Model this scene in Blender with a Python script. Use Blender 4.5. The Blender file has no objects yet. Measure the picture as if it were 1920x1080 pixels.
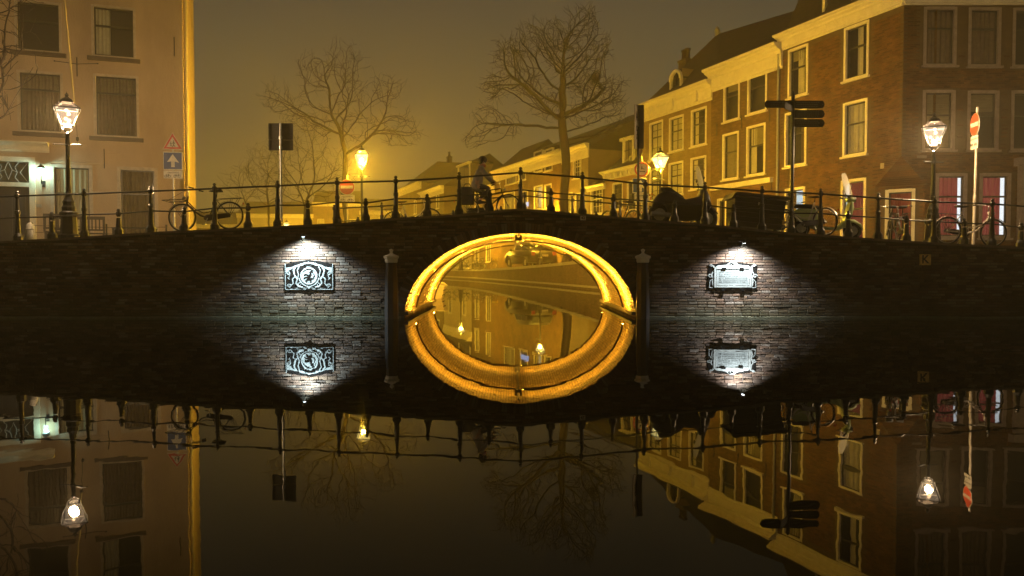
import bpy, math, random
import numpy as np
from mathutils import Vector, Matrix
random.seed(7); rng = np.random.default_rng(7)
sc = bpy.context.scene
C = sc.collection
PI = math.pi

# ---------------------------------------------------------------- camera, sky, exposure
F = 1400.0; CAMZ = 1.235; TILT = math.atan(43 / 1400)
camd = bpy.data.cameras.new('camera'); cam = bpy.data.objects.new('camera', camd); C.objects.link(cam)
camd.sensor_width = 36; camd.lens = F / 1920 * 36; camd.clip_end = 600; camd.clip_start = .05
cam.location = (0, 0, CAMZ); cam.rotation_euler = (PI / 2 - TILT, 0, 0)
sc.camera = cam
sc.render.engine = 'CYCLES'
sc.view_settings.view_transform = 'Standard'; sc.view_settings.look = 'None'
sc.view_settings.exposure = 0; sc.view_settings.gamma = 1; sc.view_settings.use_curve_mapping = False
cy = sc.cycles
cy.use_denoising = True; cy.max_bounces = 7; cy.diffuse_bounces = 3; cy.glossy_bounces = 4
cy.transmission_bounces = 3; cy.transparent_max_bounces = 12; cy.volume_bounces = 0
cy.sample_clamp_indirect = 6; cy.sample_clamp_direct = 0; cy.caustics_reflective = False; cy.caustics_refractive = False
cy.use_adaptive_sampling = True; cy.adaptive_threshold = .012
try: cy.use_light_tree = True
except Exception: pass

w = bpy.data.worlds.new('World'); sc.world = w; w.use_nodes = True
nt = w.node_tree; nt.nodes.clear()
o_ = nt.nodes.new('ShaderNodeOutputWorld'); bg = nt.nodes.new('ShaderNodeBackground')
tc = nt.nodes.new('ShaderNodeTexCoord'); sep = nt.nodes.new('ShaderNodeSeparateXYZ')
cr = nt.nodes.new('ShaderNodeValToRGB'); nz = nt.nodes.new('ShaderNodeTexNoise'); nz.inputs['Scale'].default_value = 2.2
nz.inputs['Detail'].default_value = 4
ma = nt.nodes.new('ShaderNodeMath'); ma.operation = 'MULTIPLY_ADD'; ma.inputs[1].default_value = .10
nt.links.new(tc.outputs['Generated'], sep.inputs[0]); nt.links.new(tc.outputs['Generated'], nz.inputs['Vector'])
nt.links.new(nz.outputs['Fac'], ma.inputs[0]); nt.links.new(sep.outputs['Z'], ma.inputs[2])
nt.links.new(ma.outputs[0], cr.inputs[0])
cr.color_ramp.elements[0].position = .0; cr.color_ramp.elements[0].color = (.36, .245, .04, 1)
e = cr.color_ramp.elements.new(.12); e.color = (.20, .142, .036, 1)
e = cr.color_ramp.elements.new(.26); e.color = (.108, .084, .040, 1)
e = cr.color_ramp.elements.new(.42); e.color = (.066, .058, .038, 1)
cr.color_ramp.elements[-1].position = 1.0; cr.color_ramp.elements[-1].color = (.018, .018, .019, 1)
nz.inputs['Distortion'].default_value = .6; ma.inputs[1].default_value = .16
SKY = 1.0
bg.inputs['Strength'].default_value = SKY
nt.links.new(cr.outputs[0], bg.inputs['Color']); nt.links.new(bg.outputs[0], o_.inputs[0])

SODIUM = (1.0, .58, .03); WARM = (1.0, .68, .37); COOL = (.78, .92, 1.0)
P_SODIUM = 6600; P_NEAR = 1350; P_SPOT = 1150; LED = 2500; HAZE = .0037

# ---------------------------------------------------------------- helpers
def ray(px, py):
    u = (px - 960) / F; v = (540 - py) / F
    y = math.cos(TILT) + v * math.sin(TILT); z = -math.sin(TILT) + v * math.cos(TILT)
    return u / y, z / y
def pt(px, py, Y):
    u, v = ray(px, py); return Vector((u * Y, Y, CAMZ + v * Y))

_m = {}
def nodes(m): return m.node_tree.nodes, m.node_tree.links
def mat(name, col, rough=.6, col2=None, scale=6, detail=6, bump=0, bscale=None, metal=0, spec=.5, coords='Object', stretch=None, emit=None, es=0, trans=0):
    if name in _m: return _m[name]
    m = bpy.data.materials.new(name); m.use_nodes = True; _m[name] = m
    N, L = nodes(m); b = N['Principled BSDF']
    b.inputs['Base Color'].default_value = (*col, 1); b.inputs['Roughness'].default_value = rough
    b.inputs['Metallic'].default_value = metal; b.inputs['Specular IOR Level'].default_value = spec
    if emit: b.inputs['Emission Color'].default_value = (*emit, 1); b.inputs['Emission Strength'].default_value = es
    t = N.new('ShaderNodeTexCoord'); src = t.outputs['Object' if coords == 'Object' else coords] if coords != 'World' else None
    if coords == 'World':
        g = N.new('ShaderNodeNewGeometry'); src = g.outputs['Position']
    if stretch:
        mp = N.new('ShaderNodeMapping'); mp.inputs['Scale'].default_value = stretch; L.new(src, mp.inputs[0]); src = mp.outputs[0]
    if col2 is None: col2 = tuple(c * .68 for c in col)
    n = N.new('ShaderNodeTexNoise'); n.inputs['Scale'].default_value = scale; n.inputs['Detail'].default_value = detail
    n.inputs['Roughness'].default_value = .6
    L.new(src, n.inputs['Vector'])
    r = N.new('ShaderNodeValToRGB'); r.color_ramp.elements[0].position = .32; r.color_ramp.elements[1].position = .68
    r.color_ramp.elements[0].color = (*col2, 1); r.color_ramp.elements[1].color = (*col, 1)
    L.new(n.outputs['Fac'], r.inputs[0]); L.new(r.outputs[0], b.inputs['Base Color'])
    if bump:
        bn = N.new('ShaderNodeBump'); bn.inputs['Strength'].default_value = bump; bn.inputs['Distance'].default_value = .02
        n2 = N.new('ShaderNodeTexNoise'); n2.inputs['Scale'].default_value = bscale or scale * 5; n2.inputs['Detail'].default_value = 5
        L.new(src, n2.inputs['Vector']); L.new(n2.outputs['Fac'], bn.inputs['Height']); L.new(bn.outputs[0], b.inputs['Normal'])
    return m

def brick_piece_mat(name, cols, rough=.85, algae=None):
    """colour differs per brick (island or object), grain and grime by world position"""
    if name in _m: return _m[name]
    m = bpy.data.materials.new(name); m.use_nodes = True; _m[name] = m
    N, L = nodes(m); b = N['Principled BSDF']; b.inputs['Roughness'].default_value = rough; b.inputs['Specular IOR Level'].default_value = .25
    g = N.new('ShaderNodeNewGeometry'); oi = N.new('ShaderNodeObjectInfo')
    ad = N.new('ShaderNodeMath'); ad.operation = 'ADD'; L.new(g.outputs['Random Per Island'], ad.inputs[0]); L.new(oi.outputs['Random'], ad.inputs[1])
    fr = N.new('ShaderNodeMath'); fr.operation = 'FRACT'; L.new(ad.outputs[0], fr.inputs[0])
    r = N.new('ShaderNodeValToRGB'); r.color_ramp.interpolation = 'CONSTANT'
    els = r.color_ramp.elements
    els[0].color = (*cols[0], 1); els[1].position = 1 / len(cols); els[1].color = (*cols[1], 1)
    for i, c in enumerate(cols[2:], 2):
        e = els.new(i / len(cols)); e.color = (*c, 1)
    L.new(fr.outputs[0], r.inputs[0])
    n = N.new('ShaderNodeTexNoise'); n.inputs['Scale'].default_value = 1.6; n.inputs['Detail'].default_value = 8; L.new(g.outputs['Position'], n.inputs['Vector'])
    n3 = N.new('ShaderNodeTexNoise'); n3.inputs['Scale'].default_value = 38; n3.inputs['Detail'].default_value = 4; L.new(g.outputs['Position'], n3.inputs['Vector'])
    mr = N.new('ShaderNodeMapRange'); mr.inputs[1].default_value = .3; mr.inputs[2].default_value = .7; mr.inputs[3].default_value = .55; mr.inputs[4].default_value = 1.15
    L.new(n.outputs['Fac'], mr.inputs[0])
    mr2 = N.new('ShaderNodeMapRange'); mr2.inputs[1].default_value = .3; mr2.inputs[2].default_value = .7; mr2.inputs[3].default_value = .7; mr2.inputs[4].default_value = 1.2
    L.new(n3.outputs['Fac'], mr2.inputs[0])
    mm = N.new('ShaderNodeMath'); mm.operation = 'MULTIPLY'; L.new(mr.outputs[0], mm.inputs[0]); L.new(mr2.outputs[0], mm.inputs[1])
    mx = N.new('ShaderNodeMix'); mx.data_type = 'RGBA'; mx.blend_type = 'MULTIPLY'; mx.inputs[0].default_value = 1
    L.new(r.outputs[0], mx.inputs[6]); L.new(mm.outputs[0], mx.inputs[7])
    out = mx.outputs[2]
    if algae:
        sp = N.new('ShaderNodeSeparateXYZ'); L.new(g.outputs['Position'], sp.inputs[0])
        ma = N.new('ShaderNodeMath'); ma.operation = 'MULTIPLY_ADD'; ma.inputs[1].default_value = .5; L.new(n.outputs['Fac'], ma.inputs[0]); L.new(sp.outputs['Z'], ma.inputs[2])
        mr3 = N.new('ShaderNodeMapRange'); mr3.inputs[1].default_value = .75; mr3.inputs[2].default_value = .3; mr3.inputs[3].default_value = 0; mr3.inputs[4].default_value = .75
        L.new(ma.outputs[0], mr3.inputs[0])
        mx2 = N.new('ShaderNodeMix'); mx2.data_type = 'RGBA'; mx2.inputs[7].default_value = (*algae, 1)
        L.new(mr3.outputs[0], mx2.inputs[0]); L.new(out, mx2.inputs[6]); out = mx2.outputs[2]
    L.new(out, b.inputs['Base Color'])
    bn = N.new('ShaderNodeBump'); bn.inputs['Strength'].default_value = .6; bn.inputs['Distance'].default_value = .01
    L.new(n3.outputs['Fac'], bn.inputs['Height']); L.new(bn.outputs[0], b.inputs['Normal'])
    return m

def brick_wall_mat(name, c1, c2, mortar, scale=1.0):
    """distant brickwork: courses by UV in metres"""
    if name in _m: return _m[name]
    m = bpy.data.materials.new(name); m.use_nodes = True; _m[name] = m
    N, L = nodes(m); b = N['Principled BSDF']; b.inputs['Roughness'].default_value = .85; b.inputs['Specular IOR Level'].default_value = .2
    t = N.new('ShaderNodeTexCoord'); br = N.new('ShaderNodeTexBrick')
    br.inputs['Color1'].default_value = (*c1, 1); br.inputs['Color2'].default_value = (*c2, 1); br.inputs['Mortar'].default_value = (*mortar, 1)
    br.inputs['Scale'].default_value = 1; br.inputs['Brick Width'].default_value = .22; br.inputs['Row Height'].default_value = .066; br.inputs['Mortar Size'].default_value = .007
    L.new(t.outputs['UV'], br.inputs['Vector'])
    g = N.new('ShaderNodeNewGeometry'); n = N.new('ShaderNodeTexNoise'); n.inputs['Scale'].default_value = 1.3; n.inputs['Detail'].default_value = 8
    L.new(g.outputs['Position'], n.inputs['Vector'])
    mr = N.new('ShaderNodeMapRange'); mr.inputs[1].default_value = .3; mr.inputs[2].default_value = .7; mr.inputs[3].default_value = .65; mr.inputs[4].default_value = 1.15
    L.new(n.outputs['Fac'], mr.inputs[0])
    mx = N.new('ShaderNodeMix'); mx.data_type = 'RGBA'; mx.blend_type = 'MULTIPLY'; mx.inputs[0].default_value = 1
    L.new(br.outputs['Color'], mx.inputs[6]); L.new(mr.outputs[0], mx.inputs[7]); L.new(mx.outputs[2], b.inputs['Base Color'])
    bn = N.new('ShaderNodeBump'); bn.inputs['Strength'].default_value = .8; bn.inputs['Distance'].default_value = .01; bn.invert = True
    L.new(br.outputs['Fac'], bn.inputs['Height']); L.new(bn.outputs[0], b.inputs['Normal'])
    return m

def emit_mat(name, col, s):
    if name in _m: return _m[name]
    m = bpy.data.materials.new(name); m.use_nodes = True; _m[name] = m
    N, L = nodes(m); N.clear(); e = N.new('ShaderNodeEmission'); o = N.new('ShaderNodeOutputMaterial')
    e.inputs[0].default_value = (*col, 1); e.inputs[1].default_value = s; L.new(e.outputs[0], o.inputs[0]); return m

def glass_mat(name='window_glass', tint=(.9, .93, .9), glow=None, gs=0):
    if name in _m: return _m[name]
    m = bpy.data.materials.new(name); m.use_nodes = True; _m[name] = m
    N, L = nodes(m); N.clear(); o = N.new('ShaderNodeOutputMaterial')
    tr = N.new('ShaderNodeBsdfTransparent'); tr.inputs[0].default_value = (*tint, 1)
    gl = N.new('ShaderNodeBsdfGlossy'); gl.inputs['Roughness'].default_value = .04
    lw = N.new('ShaderNodeLayerWeight'); lw.inputs[0].default_value = .5
    pw = N.new('ShaderNodeMath'); pw.operation = 'POWER'; pw.inputs[1].default_value = 4.5; L.new(lw.outputs['Facing'], pw.inputs[0])
    fr = N.new('ShaderNodeMath'); fr.operation = 'MULTIPLY_ADD'; fr.inputs[1].default_value = .93; fr.inputs[2].default_value = .07; L.new(pw.outputs[0], fr.inputs[0])
    t = N.new('ShaderNodeTexCoord'); n = N.new('ShaderNodeTexNoise'); n.inputs['Scale'].default_value = 1.7; L.new(t.outputs['Object'], n.inputs['Vector'])
    bn = N.new('ShaderNodeBump'); bn.inputs['Strength'].default_value = .25; bn.inputs['Distance'].default_value = .03; L.new(n.outputs['Fac'], bn.inputs['Height'])
    L.new(bn.outputs[0], gl.inputs['Normal'])
    mx = N.new('ShaderNodeMixShader'); L.new(fr.outputs[0], mx.inputs[0]); L.new(tr.outputs[0], mx.inputs[1]); L.new(gl.outputs[0], mx.inputs[2])
    last = mx.outputs[0]
    if glow:
        e = N.new('ShaderNodeEmission'); e.inputs[0].default_value = (*glow, 1); e.inputs[1].default_value = gs
        n5 = N.new('ShaderNodeTexNoise'); n5.inputs['Scale'].default_value = 9; L.new(t.outputs['Object'], n5.inputs['Vector'])
        mu = N.new('ShaderNodeMath'); mu.operation = 'MULTIPLY'; mu.inputs[1].default_value = gs * 2; L.new(n5.outputs['Fac'], mu.inputs[0]); L.new(mu.outputs[0], e.inputs[1])
        a = N.new('ShaderNodeAddShader'); L.new(last, a.inputs[0]); L.new(e.outputs[0], a.inputs[1]); last = a.outputs[0]
    L.new(last, o.inputs[0]); return m

class MB:
    def __init__(s): s.v = []; s.f = []; s.uv = []; s.M = None; s.smooth = False
    def _add(s, vs, fs, uvs=None):
        k = len(s.v)
        s.v += [tuple(s.M @ Vector(p)) for p in vs] if s.M else [tuple(p) for p in vs]
        s.f += [tuple(k + i for i in f) for f in fs]
        s.uv += uvs if uvs else [None] * len(fs)
    def quad(s, a, b, c, d, uv=None): s._add([a, b, c, d], [(0, 1, 2, 3)], [uv])
    def tri(s, a, b, c): s._add([a, b, c], [(0, 1, 2)])
    def poly(s, pts): s._add(pts, [tuple(range(len(pts)))])
    def box(s, c, d, rz=0, taper=1, ch=0):
        x, y, z = d[0] / 2, d[1] / 2, d[2] / 2
        co, si = math.cos(rz), math.sin(rz); vs = []
        for (sx, sy, sz) in ((-1, -1, -1), (1, -1, -1), (1, 1, -1), (-1, 1, -1), (-1, -1, 1), (1, -1, 1), (1, 1, 1), (-1, 1, 1)):
            k = taper if sz > 0 else 1
            px, py = sx * x * k, sy * y * k
            vs.append((c[0] + px * co - py * si, c[1] + px * si + py * co, c[2] + sz * z))
        s._add(vs, [(0, 3, 2, 1), (4, 5, 6, 7), (0, 1, 5, 4), (1, 2, 6, 5), (2, 3, 7, 6), (3, 0, 4, 7)])
    def tube(s, pts, r, n=8, cap=True, closed=False):
        pts = [Vector(p) for p in pts]; m = len(pts); rs = r if isinstance(r, (list, tuple)) else [r] * m
        vs = []; up0 = None
        for i, p in enumerate(pts):
            if closed: t = pts[(i + 1) % m] - pts[i - 1]
            else: t = pts[min(i + 1, m - 1)] - pts[max(i - 1, 0)]
            t.normalize()
            if up0 is None: up0 = t.orthogonal().normalized()
            else:
                up0 = up0 - t * up0.dot(t); up0 = up0.normalized() if up0.length > 1e-5 else t.orthogonal().normalized()
            b = t.cross(up0)
            for j in range(n):
                a = 2 * PI * j / n; vs.append(p + (up0 * math.cos(a) + b * math.sin(a)) * rs[i])
        fs = []
        for i in range(m if closed else m - 1):
            k = ((i + 1) % m) * n
            for j in range(n): fs.append((i * n + j, i * n + (j + 1) % n, k + (j + 1) % n, k + j))
        if cap and not closed: fs.append(tuple(range(n))[::-1]); fs.append(tuple((m - 1) * n + j for j in range(n)))
        s._add(vs, fs)
    def lathe(s, prof, c=(0, 0, 0), n=12, rot=0, axis='z'):
        vs = []; m = len(prof)
        for (r, z) in prof:
            for j in range(n):
                a = 2 * PI * (j + rot) / n
                if axis == 'z': vs.append((c[0] + r * math.cos(a), c[1] + r * math.sin(a), c[2] + z))
                elif axis == 'y': vs.append((c[0] + r * math.cos(a), c[1] + z, c[2] + r * math.sin(a)))
                else: vs.append((c[0] + z, c[1] + r * math.cos(a), c[2] + r * math.sin(a)))
        fs = [(i * n + j, i * n + (j + 1) % n, (i + 1) * n + (j + 1) % n, (i + 1) * n + j) for i in range(m - 1) for j in range(n)]
        if prof[0][0] > 1e-4: fs.append(tuple(range(n))[::-1])
        if prof[-1][0] > 1e-4: fs.append(tuple((m - 1) * n + j for j in range(n)))
        s._add(vs, fs)
    def torus(s, c, R, r, axis='y', n=28, k=8, a0=0, a1=2 * PI):
        full = abs(a1 - a0 - 2 * PI) < 1e-3; pts = []
        cnt = n if full else n + 1
        for i in range(cnt):
            a = a0 + (a1 - a0) * i / n
            if axis == 'y': pts.append((c[0] + R * math.cos(a), c[1], c[2] + R * math.sin(a)))
            elif axis == 'z': pts.append((c[0] + R * math.cos(a), c[1] + R * math.sin(a), c[2]))
            else: pts.append((c[0], c[1] + R * math.cos(a), c[2] + R * math.sin(a)))
        s.tube(pts, r, k, closed=full)
    def prism(s, poly, a, b, fn):
        """poly of (p,q); fn(p,q,t) -> xyz ; from t=a to t=b"""
        n = len(poly); vs = [fn(p, q, a) for p, q in poly] + [fn(p, q, b) for p, q in poly]
        fs = [tuple(range(n))[::-1], tuple(range(n, 2 * n))] + [(i, (i + 1) % n, n + (i + 1) % n, n + i) for i in range(n)]
        s._add(vs, fs)
    def puffy(s, outline, w, y0=0, e=.35, slices=7, squash=.86):
        """a rounded solid: side outline (x,z) carried across y from -w to w, drawn in towards the sides"""
        n = len(outline); cx = sum(p[0] for p in outline) / n; cz = sum(p[1] for p in outline) / n
        vs = []
        for i in range(slices):
            t = -1 + 2 * i / (slices - 1); k = squash + (1 - squash) * (1 - abs(t) ** 3)
            yy = y0 + w * math.copysign(abs(t) ** .8, t)
            for (x, z) in outline: vs.append((cx + (x - cx) * k, yy, cz + (z - cz) * k))
        fs = [(i * n + j, i * n + (j + 1) % n, (i + 1) * n + (j + 1) % n, (i + 1) * n + j) for i in range(slices - 1) for j in range(n)]
        fs += [tuple(range(n))[::-1], tuple((slices - 1) * n + j for j in range(n))]
        s._add(vs, fs)
    def sphere(s, c, r, n=12, sc=(1, 1, 1)):
        m = n // 2 + 1; prof = []
        vs = []; fs = []
        for i in range(m):
            ph = PI * i / (m - 1)
            for j in range(n):
                a = 2 * PI * j / n
                vs.append((c[0] + r * sc[0] * math.sin(ph) * math.cos(a), c[1] + r * sc[1] * math.sin(ph) * math.sin(a), c[2] + r * sc[2] * math.cos(ph)))
        fs = [(i * n + j, i * n + (j + 1) % n, (i + 1) * n + (j + 1) % n, (i + 1) * n + j) for i in range(m - 1) for j in range(n)]
        s._add(vs, fs)
    def mesh(s, name, m=None, off=None, smooth=False):
        me = bpy.data.meshes.new(name)
        v = s.v if off is None else [(a - off[0], b - off[1], c - off[2]) for a, b, c in s.v]
        me.from_pydata(v, [], s.f)
        if any(u is not None for u in s.uv):
            ul = me.uv_layers.new(name='UVMap'); k = 0
            for f, u in zip(s.f, s.uv):
                for i in range(len(f)):
                    if u is not None: ul.data[k + i].uv = u[i]
                k += len(f)
        if m: me.materials.append(m)
        if smooth or s.smooth: me.shade_smooth()
        me.update(); return me
    def build(s, name, m, parent=None, world=False, smooth=False, label=None, kind=None):
        off = None
        if world and parent:
            off = Vector((0, 0, 0)); p = parent
            while p: off = off + p.location; p = p.parent
        me = s.mesh(name, m, off, smooth)
        o = bpy.data.objects.new(name, me); C.objects.link(o)
        if parent: o.parent = parent
        if label: o['label'] = label
        if kind: o['kind'] = kind
        return o

def thing(name, label, cat, loc=(0, 0, 0), rz=0, group=None):
    o = bpy.data.objects.new(name, None); C.objects.link(o); o.location = loc; o.rotation_euler = (0, 0, rz)
    o.empty_display_size = .2
    o['label'] = label; o['category'] = cat
    if group: o['group'] = group
    return o
def tag(o, label, cat, group=None):
    o['label'] = label; o['category'] = cat
    if group: o['group'] = group
    return o
def struct(o): o['kind'] = 'structure'; return o
def dup(src, parent=None):
    c = src.copy(); C.objects.link(c); c.parent = parent
    if src.data and src.type == 'LIGHT': pass
    for ch in list(src.children):
        d = dup(ch, c); d.matrix_parent_inverse = ch.matrix_parent_inverse
    return c
def place(src, loc, rz, label, group=None, first=False, rx=0):
    o = src if first else dup(src)
    o.location = loc; o.rotation_euler = (rx, 0, rz); o['label'] = label
    if group: o['group'] = group
    return o
def text_mb(txt, size, fn, depth=.004, align='CENTER', bold=0):
    cu = bpy.data.curves.new('t', 'FONT'); cu.body = txt; cu.size = size; cu.align_x = align; cu.align_y = 'CENTER'; cu.extrude = depth; cu.resolution_u = 3
    cu.offset = bold
    o = bpy.data.objects.new('t', cu); C.objects.link(o)
    dg = bpy.context.evaluated_depsgraph_get(); me = bpy.data.meshes.new_from_object(o.evaluated_get(dg))
    mb = MB(); mb._add([fn(v.co.x, v.co.y, v.co.z) for v in me.vertices], [tuple(p.vertices) for p in me.polygons])
    bpy.data.objects.remove(o); bpy.data.meshes.remove(me); bpy.data.curves.remove(cu)
    return mb
def lerp(x, xs, ys): return float(np.interp(x, xs, ys))

# ---------------------------------------------------------------- materials
M_iron = mat('black_iron_paint', (.022, .022, .024), .38, (.012, .012, .013), 20, bump=.15, spec=.5)
M_glass = glass_mat()
M_white = mat('white_painted_wood', (.78, .72, .58), .5, (.66, .60, .47), 4, bump=.1)
M_dark_sash = mat('dark_painted_sash', (.05, .045, .035), .4)
M_stone = mat('pale_stone', (.42, .40, .35), .7, (.30, .29, .25), 9, bump=.3)
M_rubber = mat('black_rubber', (.015, .015, .015), .75)
M_chrome = mat('worn_chrome', (.5, .5, .5), .3, (.35, .34, .33), 30, metal=1)
M_galv = mat('galvanised_steel', (.42, .42, .41), .45, (.32, .32, .31), 15, metal=.6)
M_room = mat('room_shade', (.035, .03, .026), .9)
M_tile = mat('dark_roof_tile', (.045, .036, .03), .8, (.025, .02, .018), 3, bump=.5, bscale=14)
M_asphalt = mat('street_paving', (.075, .065, .055), .75, (.05, .045, .04), 2, coords='World', bump=.4, bscale=12)

# ---------------------------------------------------------------- ground levels
YF, YB = 17.3, 23.7
_pf = [(0, 452), (100, 447), (200, 441), (300, 434), (400, 430), (520, 424), (640, 418), (740, 409), (860, 402), (920, 396), (975, 391), (1030, 396), (1095, 402), (1150, 406), (1215, 412), (1325, 420), (1470, 435), (1640, 447), (1760, 455), (1920, 463)]
_px = [pt(x, y, YF).x for x, y in _pf]; _pz = [pt(x, y, YF).z for x, y in _pf]
def topz(X): return lerp(X, _px, _pz)
QR = [(23.7, 7.27), (36, 4.24), (44.3, 2.2), (56.7, -1.2), (64.8, -3.7), (75, -7.9), (95, -24), (120, -60)]
QL = [(23.7, -4.55), (29, -6.1), (45, -10.6), (62, -16.5), (78, -34), (95, -75)]
def qr(Y): return lerp(Y, [a for a, b in QR], [b for a, b in QR])
def ql(Y): return lerp(Y, [a for a, b in QL], [b for a, b in QL])
def levr(Y): return lerp(Y, [24, 36, 44, 50, 60, 75], [1.66, 1.5, 1.25, 1.08, .84, .78])
def levl(Y): return lerp(Y, [24, 30, 45, 70], [1.78, 1.62, 1.3, .95])
def G(X, Y):
    if Y <= YB: return topz(X) - .02
    t = min(1, (Y - YB) / 8); t = t * t * (3 - 2 * t)
    return (topz(X) - .02) * (1 - t) + (levr(Y) if X > -1 - (Y - 24) * .3 else levl(Y)) * t
# ---------------------------------------------------------------- water and ground
def water():
    m = bpy.data.materials.new('dark_canal_water'); m.use_nodes = True
    N, L = nodes(m); b = N['Principled BSDF']; b.inputs['Base Color'].default_value = (.006, .007, .005, 1)
    b.inputs['Roughness'].default_value = .012; b.inputs['IOR'].default_value = 1.27
    g = N.new('ShaderNodeNewGeometry'); mp = N.new('ShaderNodeMapping'); mp.inputs['Scale'].default_value = (1, .55, 1); L.new(g.outputs['Position'], mp.inputs[0])
    n = N.new('ShaderNodeTexNoise'); n.inputs['Scale'].default_value = 1.5; n.inputs['Detail'].default_value = 3; L.new(mp.outputs[0], n.inputs['Vector'])
    bn = N.new('ShaderNodeBump'); bn.inputs['Strength'].default_value = .25; bn.inputs['Distance'].default_value = .007
    L.new(n.outputs['Fac'], bn.inputs['Height']); L.new(bn.outputs[0], b.inputs['Normal'])
    mb = MB(); mb.quad((-140, -6, 0), (140, -6, 0), (140, 150, 0), (-140, 150, 0))
    struct(mb.build('canal_water', m))
water()
def sheet(name, edge, out, sgn):
    mb = MB(); ys = [YB, 24.5, 26, 28, 30, 32, 36, 40, 44.3, 50, 56.7, 62, 64.8, 70, 75, 85, 95, 110, 120, 150]
    prev = None
    for Y in ys:
        x0 = edge(Y); fr = [0, .02, .05, .09, .14, .2, .3, .5, 1]
        row = [Vector((x0 + (out - x0) * f, Y, G(x0 + (out - x0) * f, Y) - .004)) for f in fr]
        if prev:
            for i in range(len(fr) - 1): mb.quad(prev[i], prev[i + 1], row[i + 1], row[i])
        prev = row
    struct(mb.build(name, M_asphalt))
sheet('right_quay_street', qr, 90, 1); sheet('left_quay_street', ql, -120, -1)

QB = brick_wall_mat('quay_brick', (.17, .115, .07), (.11, .075, .045), (.05, .04, .03))
def quay(edge_pts, name, lab, side):
    t = thing(name, lab, 'quay wall', (edge_pts[0][1], edge_pts[0][0], 0))
    wall = MB(); cop = MB(); led = MB(); uvx = 0
    pts = []
    for (y0, x0), (y1, x1) in zip(edge_pts, edge_pts[1:]):
        n = max(1, int(math.hypot(x1 - x0, y1 - y0) / 4))
        for i in range(n): pts.append((x0 + (x1 - x0) * i / n, y0 + (y1 - y0) * i / n))
    pts.append((edge_pts[-1][1], edge_pts[-1][0]))
    for (ax, ay), (bx, by) in zip(pts, pts[1:]):
        l = math.hypot(bx - ax, by - ay); nx, ny = (by - ay) / l * side, -(bx - ax) / l * side
        za, zb = G(ax + .01 * nx, ay) , G(bx, by)
        wall.quad((ax, ay, -1), (bx, by, -1), (bx, by, zb - .06), (ax, ay, za - .06), [(uvx, -1), (uvx + l, -1), (uvx + l, zb), (uvx, za)])
        def band(mb, z0a, z1a, z0b, z1b, pr, back=.35):
            A0 = (ax + nx * pr, ay + ny * pr); B0 = (bx + nx * pr, by + ny * pr); A1 = (ax - nx * back, ay - ny * back); B1 = (bx - nx * back, by - ny * back)
            mb._add([(*A0, z0a), (*B0, z0b), (*B1, z0b), (*A1, z0a), (*A0, z1a), (*B0, z1b), (*B1, z1b), (*A1, z1a)],
                    [(0, 1, 5, 4), (4, 5, 6, 7), (0, 3, 2, 1), (3, 7, 6, 2), (0, 4, 7, 3), (1, 2, 6, 5)])
        band(cop, za - .1, za + .06, zb - .1, zb + .06, .05)
        band(led, .1, .2, .1, .2, .1, .0)
        uvx += l
    wall.build('wall', QB, t, True); cop.build('coping', M_stone, t, True); led.build('ledge', M_stone, t, True)
    return t
quay(QR, 'quay_wall', 'brick quay wall with a low stone ledge seen through the bridge arch on the right', -1)
quay(QL, 'quay_wall', 'quay wall on the left side of the canal behind the bridge', 1)

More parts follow.
